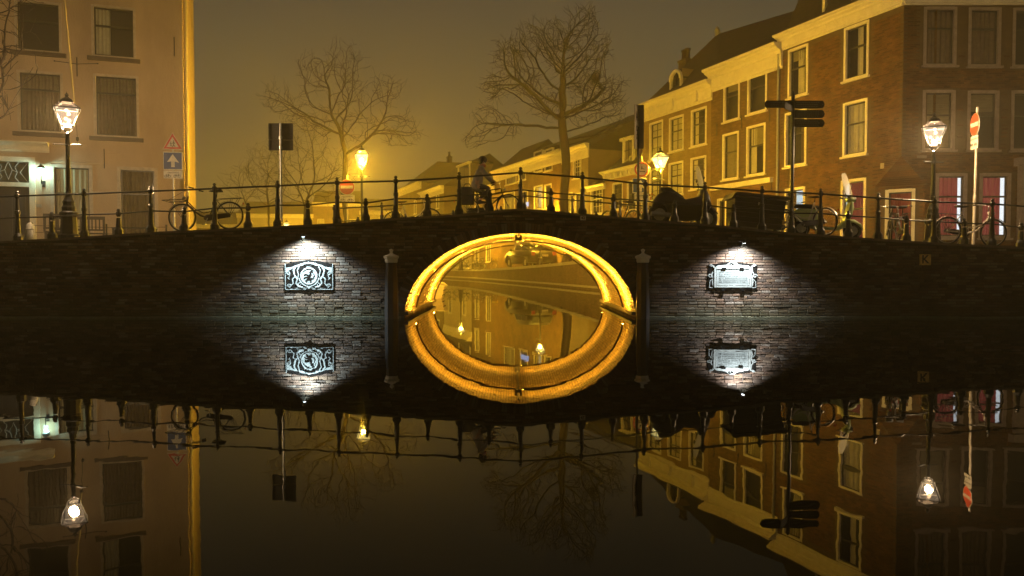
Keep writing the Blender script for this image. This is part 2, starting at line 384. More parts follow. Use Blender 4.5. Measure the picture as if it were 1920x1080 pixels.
# ---------------------------------------------------------------- the bridge
AX, AA, AB = pt(975, 597, YF).x, 2.70, 1.985
def arch_z(X):
    k = 1 - ((X - AX) / AA) ** 2
    return AB * math.sqrt(k) if k > 0 else -1
M_bbrick = brick_piece_mat('bridge_brick', [(.115, .070, .045), (.085, .052, .034), (.14, .10, .068), (.068, .044, .030), (.10, .07, .05), (.125, .08, .048), (.05, .036, .027), (.17, .14, .11)], algae=(.06, .058, .028))
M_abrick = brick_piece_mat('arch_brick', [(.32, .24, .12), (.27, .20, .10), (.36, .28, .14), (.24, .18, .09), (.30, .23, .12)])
M_mortar = mat('old_mortar', (.04, .033, .026), .95, (.02, .017, .014), 5, coords='World', bump=.3)
bridge = thing('arch_bridge', 'low brick canal bridge with one round arch lit orange from inside', 'bridge', (0, (YF + YB) / 2, 0))
XL, XR = -32.0, 32.0
def bridge_body():
    xs = sorted(set([XL, XR, AX] + _px + [AX + AA * math.cos(PI * i / 64) for i in range(65)] + list(np.linspace(-20, 20, 41))))
    xs = [x for i, x in enumerate(xs) if i == 0 or x - xs[i - 1] > 1e-4]
    for Y in (YF + .02, YB - .02):
        front = MB()
        for a, b in zip(xs, xs[1:]):
            mid = (a + b) / 2; inside = abs(mid - AX) < AA
            za = max(arch_z(a), -1.0) if inside else -1.0; zb = max(arch_z(b), -1.0) if inside else -1.0
            if inside: za = max(za, 0) if arch_z(a) < 0 else za; zb = max(zb, 0) if arch_z(b) < 0 else zb
            front.quad((a, Y, za), (b, Y, zb), (b, Y, topz(b) - .05), (a, Y, topz(a) - .05))
        front.build('wall_core', M_mortar, bridge, True)
    dk = MB()
    for a, b in zip(xs, xs[1:]): dk.quad((a, YF + .2, topz(a) - .02), (b, YF + .2, topz(b) - .02), (b, YB, topz(b) - .02), (a, YB, topz(a) - .02))
    dk.build('deck', M_asphalt, bridge, True)
    cp = MB()
    for Y0, Y1 in ((YF - .015, YF + .24), (YB - .24, YB + .015)):
        for a, b in zip(xs, xs[1:]):
            za, zb = topz(a), topz(b)
            cp._add([(a, Y0, za - .05), (b, Y0, zb - .05), (b, Y1, zb - .05), (a, Y1, za - .05), (a, Y0, za), (b, Y0, zb), (b, Y1, zb), (a, Y1, za)],
                    [(0, 1, 5, 4), (4, 5, 6, 7), (0, 3, 2, 1), (3, 7, 6, 2)])
    cp.build('coping', mat('weathered_edge_stone', (.13, .105, .085), .8, (.07, .055, .045), 5, coords='World', bump=.3), bridge, True)
    # barrel mortar shell
    br = MB(); N = 72
    ps = [(AX + (AA + .005) * math.cos(PI * i / N), (AB + .005) * math.sin(PI * i / N)) for i in range(N + 1)]
    ps = [(ps[0][0], -1)] + ps + [(ps[-1][0], -1)]
    for (x0, z0), (x1, z1) in zip(ps, ps[1:]): br.quad((x0, YF + .02, z0), (x1, YF + .02, z1), (x1, YB - .02, z1), (x0, YB - .02, z0))
    br.build('arch_shell', M_mortar, bridge, True)
bridge_body()

def brick_verts(fn, s0, s1, z0, z1, depth, jit):
    i = .006
    a = [fn(s0, -.03, z0), fn(s1, -.03, z0), fn(s1, -.03, z1), fn(s0, -.03, z1)]
    d = depth + jit
    b = [fn(s0, d - .005, z0), fn(s1, d - .005, z0), fn(s1, d - .005, z1), fn(s0, d - .005, z1)]
    c = [fn(s0 + i, d, z0 + i), fn(s1 - i, d, z0 + i), fn(s1 - i, d, z1 - i), fn(s0 + i, d, z1 - i)]
    return a + b + c
BF = [(0, 1, 5, 4), (1, 2, 6, 5), (2, 3, 7, 6), (3, 0, 4, 7), (4, 5, 9, 8), (5, 6, 10, 9), (6, 7, 11, 10), (7, 4, 8, 11), (8, 9, 10, 11)]

def front_bricks():
    stuff = MB(); cand = []
    fn = lambda s, o, z: (s, YF + .02 - o, z)
    row = 0; z = -.13; mods = [pt(580, 515, YF).x, pt(1373, 515, YF).x]
    while z < 2.6:
        x = -13.6 + (row % 2) * .11 + random.uniform(-.01, .01); k = 0
        while x < 13.6:
            L = .215 if (row % 2 == 0) else .105 if k % 1 == 0 and False else .215
            L += random.uniform(-.012, .012); x1 = x + L - .012; mid = (x + x1) / 2
            t = min(topz(x), topz(x1)) - .055
            r2 = ((mid - AX) / (AA + .2)) ** 2 + (max(z, 0) / (AB + .2)) ** 2
            plq = any(abs(mid - m) < .60 and 1.06 - .06 < z < 1.76 for m in mods) and False
            if z + .054 < t and not (r2 < 1 and (abs(mid - AX) < AA + .2)):
                b = (x, x1, z + random.uniform(-.003, .003), z + .052 + random.uniform(-.004, .004), random.uniform(0, .014) + (random.random() < .06) * random.uniform(-.012, .008), random.uniform(-.004, .004))
                d = min(abs(mid - m) * .85 for m in mods) + abs(z - .85) * .6
                if z > .0 and .19 < L < .23: cand.append((d, b))
                else: stuff._add(brick_verts(fn, *b[:4], .018, b[4]), BF)
            x = x1 + .012
        z += .065; row += 1
    cand.sort(key=lambda c: c[0])
    proto = MB(); proto._add(brick_verts(lambda s, o, z: (s, -o, z), -.1015, .1015, -.026, .026, .018, 0), BF)
    me = proto.mesh('brick', M_bbrick)
    off = bridge.location
    for d, b in cand[:300]:
        o = bpy.data.objects.new('brick', me); C.objects.link(o); o.parent = bridge
        o.location = ((b[0] + b[1]) / 2 - off.x, YF + .02 - b[4] - off.y, (b[2] + b[3]) / 2 - off.z)
        o.scale = ((b[1] - b[0]) / .203, 1, (b[3] - b[2]) / .052); o.rotation_euler = (random.uniform(-.05, .05), random.uniform(-.02, .02), random.uniform(-.03, .03))
    for d, b in cand[300:]: stuff._add(brick_verts(fn, *b[:4], .018, b[4]), BF)
    stuff.build('brickwork', M_bbrick, bridge, True, kind='stuff')
front_bricks()

def arch_bricks():
    N = 400; th = [PI * i / N for i in range(N + 1)]
    P = [(AX + AA * math.cos(t), AB * math.sin(t)) for t in th]
    cum = [0]
    for a, b in zip(P, P[1:]): cum.append(cum[-1] + math.hypot(a[0] - b[0], a[1] - b[1]))
    def at(s):
        if s < 0: return (AX + AA, s), (0, 1)
        if s > cum[-1]: return (AX - AA, cum[-1] - s), (0, -1)
        t = lerp(s, cum, th); T = (-AA * math.sin(t), AB * math.cos(t)); l = math.hypot(*T)
        return (AX + AA * math.cos(t), AB * math.sin(t)), (T[0] / l, T[1] / l)
    mb = MB(); s = -.16; row = 0; total = cum[-1]
    while s < total + .16:
        (x, z), (tx, tz) = at(s); nx, nz = -tz, tx   # towards the opening
        if (AX - x) * nx + (.3 - z) * nz < 0: nx, nz = -nx, -nz
        y = YF + .03 + (row % 2) * .11 - .11
        while y < YB - .04:
            y0 = max(y, YF + .03); y1 = min(y + .21, YB - .03)
            if y1 - y0 > .04:
                j = random.uniform(-.004, .006)
                vs = []
                for (o, ins) in ((-.02, 0), (.010 + j, 0), (.014 + j, .005)):
                    for (yy, ss) in ((y0 + ins, -.027 + ins), (y1 - ins, -.027 + ins), (y1 - ins, .027 - ins), (y0 + ins, .027 - ins)):
                        vs.append((x + tx * ss + nx * o, yy, z + tz * ss + nz * o))
                mb._add(vs, BF)
            y += .222
        s += .065; row += 1
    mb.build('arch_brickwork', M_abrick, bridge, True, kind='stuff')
    ring = MB()
    for Yf, sg in ((YF, -1), (YB, 1)):
        s = 0
        while s < total:
            (x, z), (tx, tz) = at(s); nx, nz = tz, -tx
            if (x - AX) * nx + z * nz < 0: nx, nz = -nx, -nz
            vs = []; j = random.uniform(0, .006)
            for yy in (Yf - sg * .06, Yf + sg * (.012 + j)):
                for (oo, ss) in ((-.008, -.026), (.22, -.032), (.22, .032), (-.008, .026)):
                    vs.append((x + tx * ss + nx * oo, yy, z + tz * ss + nz * oo))
            ring._add(vs, [(0, 3, 2, 1), (4, 5, 6, 7), (0, 1, 5, 4), (1, 2, 6, 5), (2, 3, 7, 6), (3, 0, 4, 7)])
            s += .067
    ring.build('arch_ring', M_bbrick, bridge, True, kind='stuff')
    for sg in (-1, 1):
        x = AX + sg * (AA - .03); led = MB()
        led.box((x, (YF + YB) / 2, .11), (.16, YB - YF + .02, .07)); led.build('springing_ledge', mat('wet_ledge_stone', (.07, .055, .04), .5), bridge, True)
    OFS = .15; LIP = .0105
    M_led = emit_mat('amber_light_strip', (1, .46, .03), LED)
    for Ys, in ((YF + 1.0,), (YB - 1.2,)):
        for (a, b) in ((.11, PI / 2 - .035), (PI / 2 + .035, PI - .11)):
            st = MB(); hd = MB(); pts = []
            for i in range(25):
                t = a + (b - a) * i / 24
                pts.append((AX + (AA - OFS) * math.cos(t), Ys, (AB - OFS) * math.sin(t)))
            st.tube(pts, .009, 6); st.build('light_strip', M_led, bridge, True)
            LIP = .0095
            def RR(off, dy): return [(AX + (AA - OFS - off) * math.cos(a + (b - a) * i / 24), Ys + dy, (AB - OFS - off) * math.sin(a + (b - a) * i / 24)) for i in range(25)]
            K = [RR(.024, .035), RR(.024, -.08), RR(-.0075, -.08), RR(-.0075, -.078), RR(.021, -.078), RR(.021, .035)]
            for q0, q1 in zip(K, K[1:]):
                for i in range(24): hd.quad(q0[i], q0[i + 1], q1[i + 1], q1[i])
            R2 = RR(.01, .02)
            for k in (3, 9, 15, 21): hd.tube([R2[k], (AX + (R2[k][0] - AX) * 1.04, R2[k][1], R2[k][2] * 1.04)], .006, 4); hd.build('strip_holder', mat('brown_channel_paint', (.20, .13, .06), .6), bridge, True)
        jb = MB(); jb.box((AX - .03, Ys, AB - .08), (.16, .2, .14)); jb.build('junction_box', M_iron, bridge, True)
    cd = MB(); cd.tube([(AX - .03, YF + .2, AB - .05), (AX - .03, YB - .2, AB - .05)], .03, 6); cd.build('conduit', M_iron, bridge, True)
arch_bricks()

for x0, x1 in ((-14, AX - AA - .05), (AX + AA + .05, 14)):
    x = x0
    while x < x1 - .2:
        L_ = min(random.uniform(.9, 1.5), x1 - x); a = MB(); a.box((x + L_ / 2, YF - .02, -.02 + random.uniform(-.008, .008)), (L_ - .015, .10, .12)); a.build('footing_stone', mat('algae_footing', (.10, .10, .06), .6, (.05, .055, .03), 7, coords='World', bump=.5), bridge, True); x += L_
# ---------------------------------------------------------------- railings
def post(mb, p, H, tall=True, s=1.0):
    x, y, z = p; a = .055 * s
    mb.lathe([(a * 1.9, -.02), (a * 1.9, .10), (a * 1.15, .17), (a * 1.1, .2), (a * .85, H * .52 if tall else H * .6), (a * .8, H * .54 if tall else H * .64)], p, 8, .5)
    if tall:
        for zz, h in ((H * .56, .06), (H - .13, .06)): mb.lathe([(a * .6, -h), (a * 1.05, -h * .5), (a * 1.05, h * .5), (a * .6, h)], (x, y, z + zz), 8)
        mb.lathe([(a * .78, H * .6), (a * .55, H - .18)], p, 8)
    else:
        mb.lathe([(a * .6, -.07), (a * 1.05, -.03), (a * 1.05, .03), (a * .6, .06)], (x, y, z + H - .12), 8)
    mb.lathe([(a * .5, H - .08), (a * .45, H - .06), (a * .85, H - .045), (a * .55, H - .02), (a * .5, H - .01), (0, H)], p, 8)
tall = [(-90, 362), (32, 357), (157, 353), (282, 348), (402, 343), (520, 338), (632, 332), (742, 329), (861, 322), (976, 313), (1092, 322), (1210, 335), (1322, 341), (1429, 348), (1539, 353), (1647, 361), (1752, 368), (1861, 372), (1968, 380), (2080, 388)]
short = [(-30, 401), (97, 397), (222, 391), (345, 387), (465, 380), (577, 375), (686, 371), (801, 363), (918, 355), (1033, 352), (1150, 363), (1265, 375), (1375, 382), (1484, 390), (1591, 395), (1700, 403), (1808, 409), (1915, 417), (2024, 424)]
YR = YF + .12
rail = thing('iron_railing', 'black iron railing of tall and short posts along the near edge of the bridge', 'railing', (0, YR, 2))
def do_rail(parent, Yp, T, S, sc_=1):
    top = []; mid = []
    for px, py in T:
        p = pt(px, py, Yp) if sc_ == 1 else Vector((px, Yp, py)); z0 = topz(p.x); mb = MB(); post(mb, (p.x, Yp, z0), p.z - z0, True)
        mb.build('post', M_iron, parent, True); top.append((p.x, Yp, p.z - .13)); mid.append((p.x, Yp, z0 + (p.z - z0) * .47 if sc_ != 1 else z0 + (p.z - z0) * .46))
    for px, py in S:
        p = pt(px, py, Yp) if sc_ == 1 else Vector((px, Yp, py)); z0 = topz(p.x); mb = MB(); post(mb, (p.x, Yp, z0), p.z - z0, False)
        mb.build('post', M_iron, parent, True); mid.append((p.x, Yp, p.z - .12))
    mid.sort()
    a = MB(); a.tube(top, .021, 8); a.build('top_rail', M_iron, parent, True)
    a = MB(); a.tube(mid, .017, 8); a.build('middle_rail', M_iron, parent, True)
do_rail(rail, YR, tall, short)
YR2 = YB - .12
rail2 = thing('iron_railing', 'farther black iron railing on the back edge of the bridge behind the cyclist', 'railing', (0, YR2, 2))
T2 = [(-5.6 + 1.5 * i) for i in range(9)]
do_rail(rail2, YR2, [(x, topz(x) + 1.02) for x in T2], [(x + .75, topz(x + .75) + .6) for x in T2[:-1]], 2)

# fender posts
def fender_post(px, lab):
    x = pt(px, 560, YF - .22).x; t = thing('fender_post', lab, 'post', (x, YF - .22, 0), 0, 'pale capped fender posts beside the arch')
    a = MB(); a.lathe([(.16, -1), (.16, .25), (.15, .9), (.125, 1.18), (.13, 1.3)], (0, 0, 0), 8, .5); a.build('shaft', mat('tarred_timber', (.035, .025, .018), .6, (.02, .014, .01), 8, bump=.3, stretch=(1, 1, .1)), t)
    b = MB(); b.lathe([(.135, 1.29), (.15, 1.33), (.15, 1.37), (.18, 1.40), (.18, 1.44), (.10, 1.47), (.04, 1.50), (.03, 1.53), (.045, 1.56), (.05, 1.585), (0, 1.61)], (0, 0, 0), 8, .5); b.build('cap', mat('white_cap_paint', (.86, .80, .74), .5, (.7, .65, .6), 8), t)
    c = MB(); c.box((0, .15, .9), (.05, .3, .05)); c.box((0, .15, .3), (.05, .3, .05)); c.build('bracket', M_iron, t)
fender_post(734, 'dark fender post with pale cap standing in the water left of the arch')
fender_post(1205, 'dark fender post with pale cap standing in the water right of the arch')

# wash lights and wall plaques
def washlight(px, py, col, lab, power):
    p = pt(px, py, YF); t = thing('wall_spotlight', lab, 'spotlight', (p.x, YF, p.z), 0, 'spotlights above the two plaques')
    a = MB(); a.box((0, -.19, 0), (.03, .38, .02)); a.build('bracket', M_iron, t)
    b = MB(); b.lathe([(.03, .03), (.04, .02), (.045, -.03), (.04, -.05)], (0, -.38, 0), 10); b.build('housing', M_iron, t)
    e = MB(); e.lathe([(.034, -.052), (0, -.053)], (0, -.38, 0), 10); e.build('lens', emit_mat('spot_lens_' + ('cool' if col[0] < .9 else 'neutral'), col, 30), t)
    ld = bpy.data.lights.new('spotlight', 'SPOT'); ld.energy = power; ld.color = col; ld.spot_size = math.radians(134); ld.spot_blend = 1.0; ld.shadow_soft_size = .02
    lo = bpy.data.objects.new('spotlight_beam', ld); C.objects.link(lo); lo.parent = t; lo.location = (0, -.38, -.07); lo.rotation_euler = (math.radians(18), 0, 0)
washlight(577, 441, (.72, .90, 1.0), 'small cool white spotlight above the coat of arms plaque', P_SPOT)
washlight(1386, 453, (.90, .95, 1.0), 'small white spotlight above the inscription plaque', P_SPOT * .72)

M_rel = mat('limewashed_relief_stone', (.165, .18, .17), .8, (.10, .115, .105), 14, bump=.4)
M_rec = mat('recess_shade_black', (.0025, .0025, .0025), .95, spec=.05)  # black ground, with the shade of the relief's gaps put into the colour
def frame_pts(w, h, r=.0): return [(-w, -h), (w, -h), (w, h), (-w, h)]
def rel(mb, pts, r, z=.035, sy=1):
    mb.tube([(x, -z, y) for x, y in pts], r * .78, 7)
def spiral(cx, cz, r0, turns, d=1, ph=0, n=18):
    return [(cx + d * r0 * (1 - .85 * i / n) * math.cos(ph + turns * 2 * PI * i / n), cz + r0 * (1 - .85 * i / n) * math.sin(ph + turns * 2 * PI * i / n)) for i in range(n + 1)]
def flatten(t): t.scale = (1, .42, 1)
def plaque_arms():
    p = pt(580, 515.5, YF); t = thing('coat_of_arms_plaque', 'carved coat of arms plaque with scrolls under the left spotlight', 'plaque', (p.x, YF - .02, p.z))
    bk = MB(); poly = [(-.555, -.335), (.555, -.335), (.555, .26), (.3, .31), (0, .35), (-.3, .31), (-.555, .26)]
    bk.prism(poly, 0, -.012, lambda a, b, y: (a, y, b)); bk.build('backing', M_rec, t)
    fr = MB()
    for a, b in (((-.55, -.335), (.55, -.335)), ((.55, -.335), (.55, .26)), ((-.55, .26), (-.55, -.335))): rel(fr, [a, b], .013, .02)
    fr.build('frame', M_rel, t)
    # field panel behind the scrolls
    f = MB(); f.prism([(-.535, .06), (-.47, .10), (-.38, .15), (-.3, .19), (-.15, .225), (.15, .225), (.3, .19), (.38, .15), (.47, .10), (.535, .06), (.535, .17), (.4, .18), (.3, .22), (.15, .27), (0, .3), (-.15, .27), (-.3, .22), (-.4, .18), (-.535, .17)], -.012, -.045, lambda a, b, y: (a, y, b)); f.build('upper_field', M_rel, t)
    md = MB(); md.lathe([(.20, 0), (.20, .03), (.17, .04), (.165, .02), (0, .02)], (0, -.012, 0), 28, axis='y')
    md.v = [(x, -.012 - (y + .012), z - .03) for x, y, z in md.v]; md.build('medallion', M_rel, t)
    ri = MB(); ri.torus((0, -.055, -.03), .185, .018, 'y', 28, 6); ri.torus((0, -.04, -.03), .235, .016, 'y', 24, 6, -PI * .95, -PI * .05); ri.tube([(-.05, -.05, -.27), (0, -.05, -.31), (.05, -.05, -.27)], .022, 6); ri.build('medallion_rim', M_rel, t)
    # the beast inside
    li = MB()
    for (a, r) in (([(-.02, -.06), (.0, .0), (.04, .05), (.03, .1)], .028), ([(.03, .1), (.06, .12), (.085, .1)], .018), ([(0, .02), (-.07, .05), (-.11, .03)], .013), ([(.0, -.01), (-.08, -.02), (-.12, -.05)], .012), ([(-.02, -.06), (-.07, -.1), (-.06, -.15)], .015), ([(0, -.06), (.05, -.09), (.04, -.15)], .015), ([(.0, -.04), (.09, -.05), (.13, .02), (.1, .07)], .01)):
        li.tube([(x, -.05, z - .03) for x, z in a], r, 6)
    li.build('carved_lion', M_rec, t)
    cr = MB(); cr.prism([(-.09, .235), (.09, .235), (.06, .15), (-.06, .15)], -.046, -.06, lambda a, b, y: (a, y, b)); cr.build('urn_recess_shade', M_rec, t)  # raised near-black plate, stands for a shaded hollow
    cw = MB(); rel(cw, [(-.12, .255), (0, .275), (.12, .255)], .02, .07); rel(cw, [(-.05, .18), (.05, .18)], .008, .065); cw.build('crown', M_rel, t)
    for sg in (-1, 1):
        s1 = MB()
        rel(s1, [(sg * x, z) for x, z in ((.30, .2), (.36, .1), (.33, -.02), (.27, -.1), (.30, -.2), (.24, -.27), (.14, -.29))], .028, .04)
        rel(s1, [(sg * x, z) for x, z in ((.22, .2), (.27, .1), (.24, .0), (.27, -.1))], .016, .04)
        rel(s1, [(sg * x, z) for x, z in ((.30, -.02), (.38, -.1), (.37, -.2), (.43, -.27))], .02, .04)
        rel(s1, [(sg * (.455) + sg * (a - .455), b) for a, b in spiral(.455, -.26, .055, 1.2)], .014, .04)
        rel(s1, [(sg * a, b) for a, b in spiral(.21, -.23, .06, 1.1, -1)], .012, .04)
        rel(s1, [(sg * a, b) for a, b in spiral(.475, .03, .05, 1.2)], .015, .04)
        rel(s1, [(sg * x, z) for x, z in ((.44, .0), (.47, -.07), (.45, -.11), (.5, -.06))], .013, .04)
        s1.build('scroll_supporter', M_rel, t)
    ft = MB(); rel(ft, [(-.3, -.31), (.3, -.31)], .012, .03); ft.build('foot_moulding', M_rel, t); flatten(t)
def plaque_text():
    p = pt(1373, 517, YF); t = thing('inscription_plaque', 'carved stone inscription tablet with scrolled border under the right spotlight', 'plaque', (p.x, YF - .02, p.z))
    bk = MB(); bk.prism([(-.555, -.30), (.555, -.30), (.555, .26), (.3, .29), (0, .345), (-.3, .29), (-.555, .26)], 0, -.012, lambda a, b, y: (a, y, b)); bk.build('backing', M_rec, t)
    fr = MB()
    for (x0, x1, z0, z1) in ((-.43, .43, -.27, -.225), (-.43, .43, .16, .2), (-.43, -.385, -.225, .16), (.385, .43, -.225, .16)):
        fr.box(((x0 + x1) / 2, -.05, (z0 + z1) / 2), (x1 - x0, .08, z1 - z0))
    for (a, b) in (((-.37, -.21), (.37, -.21)), ((-.37, .15), (.37, .15)), ((-.37, -.21), (-.37, .15)), ((.37, -.21), (.37, .15))): rel(fr, [a, b], .009, .06)
    fr.build('frame', M_rel, t)
    tb = MB(); tb.box((0, -.032, -.03), (.76, .04, .37)); tb.build('tablet', mat('greyer_tablet_stone', (.10, .115, .11), .85, (.075, .09, .085), 10, bump=.3), t)
    tx = MB(); random.seed(3)
    for r in range(6):
        x = -.31; z = .085 - r * .045
        while x < .31:
            wd = random.uniform(.012, .03); tx.box((x + wd / 2, -.056, z), (wd, .012, .02)); x += wd + (.012 if random.random() < .75 else .035)
    tx.build('carved_lettering', mat('carved_letters', (.055, .065, .06), .8), t, kind='stuff')
    pd = MB(); pd.prism([(-.40, .2), (.40, .2), (.36, .235), (.14, .25), (.06, .32), (-.06, .32), (-.14, .25), (-.36, .235)], -.012, -.07, lambda a, b, y: (a, y, b)); pd.build('pediment', M_rel, t)
    ro = MB(); ro.sphere((0, -.08, .27), .03, 8); rel(ro, spiral(-.06, .27, .035, 1.3), .01, .08); ro.build('rosette_recess_shade', M_rec, t)  # raised dark shapes, shade of the hollows put into their colour
    for sg in (-1, 1):
        s = MB()
        rel(s, [(sg * x, z) for x, z in ((.5, .24), (.44, .22), (.45, .1), (.49, .03), (.45, -.06), (.47, -.15), (.45, -.25))], .022, .04)
        rel(s, [(sg * a, b) for a, b in spiral(.52, -.01, .05, 1.2)], .016, .04)
        rel(s, [(sg * x, z) for x, z in ((.48, -.08), (.53, -.14), (.54, -.27), (.45, -.28))], .012, .04)
        rel(s, [(sg * a, b) for a, b in spiral(.5, .23, .035, 1)], .015, .045)
        s.build('side_scroll', M_rel, t)
        bb = MB(); bb.box((sg * .22, -.05, -.315), (.09, .08, .06)); bb.build('foot_block', M_rec, t)
        c2 = MB(); c2.box((sg * .2, -.105, .17), (.10, .02, .045)); c2.build('clamp_recess_shade', M_rec, t)  # dark block on the surface in place of a shaded hollow
    flatten(t)
plaque_arms(); plaque_text()

def plate(px, py, w, h, col, txt, tcol, lab, size, name='wall_plate'):
    p = pt(px, py, YF); t = thing(name, lab, 'sign', (p.x, YF - .028, p.z))
    a = MB(); a.box((0, -.008, 0), (w, .016, h)); a.build('plate', col, t)
    b = text_mb(txt, size, lambda x, y, z: (x, -.018 - z, y), .003, bold=.004); b.build('lettering', tcol, t)
    for sx in (-1, 1):
        for sz in (-1, 1): c = MB(); c.sphere((sx * (w / 2 - .015), -.017, sz * (h / 2 - .015)), .006, 6); c.build('screw', M_iron, t)
M_blk = mat('black_print', (.015, .015, .015), .6)
plate(1733, 487, .26, .25, mat('yellow_enamel', (.75, .5, .16), .45, (.45, .28, .09), 12), 'K', M_blk, 'square yellow plate with a black letter K on the bridge wall', .27)
plate(1093, 409, .13, .1, mat('white_enamel', (.6, .52, .47), .5), '42', mat('brown_print', (.12, .06, .04), .6), 'tiny whitish number plate on the bridge edge right of the crown', .09)
# ---------------------------------------------------------------- facades
class Fac:
    def __init__(s, O, d, n):
        s.O = Vector(O); l = math.hypot(*d); s.d = (d[0] / l, d[1] / l); l = math.hypot(*n); s.n = (n[0] / l, n[1] / l)
    def P(s, a, o, z): return Vector((s.O.x + s.d[0] * a + s.n[0] * o, s.O.y + s.d[1] * a + s.n[1] * o, z))
    def s_at(s, px, py, o=0):
        u, v = ray(px, py); Ox = s.O.x + s.n[0] * o; Oy = s.O.y + s.n[1] * o
        return (u * Oy - Ox) / (s.d[0] - u * s.d[1])
    def z_at(s, px, py, o=0):
        a = s.s_at(px, py, o); u, v = ray(px, py); return CAMZ + v * (s.O.y + s.d[1] * a + s.n[1] * o)
    def rect(s, x0, x1, y0, y1):
        ym = (y0 + y1) / 2; a, b = s.s_at(x0, ym), s.s_at(x1, ym); xm = (x0 + x1) / 2
        # centre measured at the mid of the opening
        sm = (a + b) / 2; Y = s.O.y + s.d[1] * sm
        z1 = CAMZ + ray(xm, y0)[1] * Y; z0 = CAMZ + ray(xm, y1)[1] * Y
        return min(a, b), max(a, b), z0, z1
FA = Fac((13.5, 26, 0), (-.374, .927), (-.927, -.374))
FB = Fac((13.5, 26, 0), (1, 0), (0, -1))
FL = Fac((-11.8, 27, 0), (-.944, -.33), (.33, -.944))
FS = Fac((-11.8, 27, 0), (-.396, .918), (.918, .396))

def fbox(mb, f, s0, s1, o0, o1, z0, z1):
    v = [f.P(a, b, c) for c in (z0, z1) for a, b in ((s0, o0), (s1, o0), (s1, o1), (s0, o1))]
    mb._add(v, [(0, 3, 2, 1), (4, 5, 6, 7), (0, 1, 5, 4), (1, 2, 6, 5), (2, 3, 7, 6), (3, 0, 4, 7)])
def wall_cells(mb, f, s0, s1, z0, z1, holes, o=0, reveal=.16):
    ss = sorted({s0, s1} | {max(s0, min(s1, h[i])) for h in holes for i in (0, 1)}); zs = sorted({z0, z1} | {max(z0, min(z1, h[i])) for h in holes for i in (2, 3)})
    for a, b in zip(ss, ss[1:]):
        for c, d in zip(zs, zs[1:]):
            m = ((a + b) / 2, (c + d) / 2)
            if b - a < 1e-5 or d - c < 1e-5: continue
            if any(h[0] < m[0] < h[1] and h[2] < m[1] < h[3] for h in holes): continue
            mb.quad(f.P(a, o, c), f.P(b, o, c), f.P(b, o, d), f.P(a, o, d), [(a, c), (b, c), (b, d), (a, d)])
    for h in holes:
        a, b, c, d = h[:4]
        for (p, q) in (((a, c), (b, c)), ((b, c), (b, d)), ((b, d), (a, d)), ((a, d), (a, c))):
            mb.quad(f.P(p[0], o, p[1]), f.P(q[0], o, q[1]), f.P(q[0], o - reveal, q[1]), f.P(p[0], o - reveal, p[1]), [(p[0], p[1]), (q[0], q[1]), (q[0], q[1] + .1), (p[0], p[1] + .1)])
M_cur = {'pale': mat('pale_curtain', (.62, .55, .42), .9, (.5, .44, .33), 3), 'brown': mat('brown_curtain', (.20, .14, .10), .9), 'blind': mat('window_blind', (.30, .25, .17), .8, (.2, .16, .11), 3, stretch=(1, 1, 12))}
def red_curtain():
    m = bpy.data.materials.new('red_curtain'); m.use_nodes = True; N, L = nodes(m); b = N['Principled BSDF']
    b.inputs['Base Color'].default_value = (.20, .03, .03, 1); b.inputs['Roughness'].default_value = .9
    tl = N.new('ShaderNodeBsdfTranslucent'); tl.inputs[0].default_value = (.38, .06, .055, 1); mx = N.new('ShaderNodeMixShader'); mx.inputs[0].default_value = .55
    L.new(b.outputs[0], mx.inputs[1]); L.new(tl.outputs[0], mx.inputs[2]); L.new(mx.outputs[0], N['Material Output'].inputs[0]); return m
M_cur['red'] = red_curtain()
M_lit = {'cool': emit_mat('lit_room_cool', (.72, .88, 1.0), .95), 'warm': emit_mat('lit_room_warm', (1, .74, .36), .7), 'white': emit_mat('lit_room_white', (.9, .93, 1.0), 1.3)}
def curtain_mb(f, s0, s1, z0, z1, o=-.17, amp=.03, wl=.13):
    mb = MB(); n = max(4, int((s1 - s0) / wl * 4)); pr = None; ph = random.random() * 6
    for i in range(n + 1):
        a = s0 + (s1 - s0) * i / n; oo = o + amp * math.sin(ph + 2 * PI * (a - s0) / wl * (1 + .15 * math.sin(a * 3))) + .01 * math.sin(a * 31)
        if pr: mb.quad(f.P(pr[0], pr[1], z0), f.P(a, oo, z0), f.P(a, oo * 1.0 - .0, z1), f.P(pr[0], pr[1], z1))
        pr = (a, oo)
    mb.smooth = True; return mb
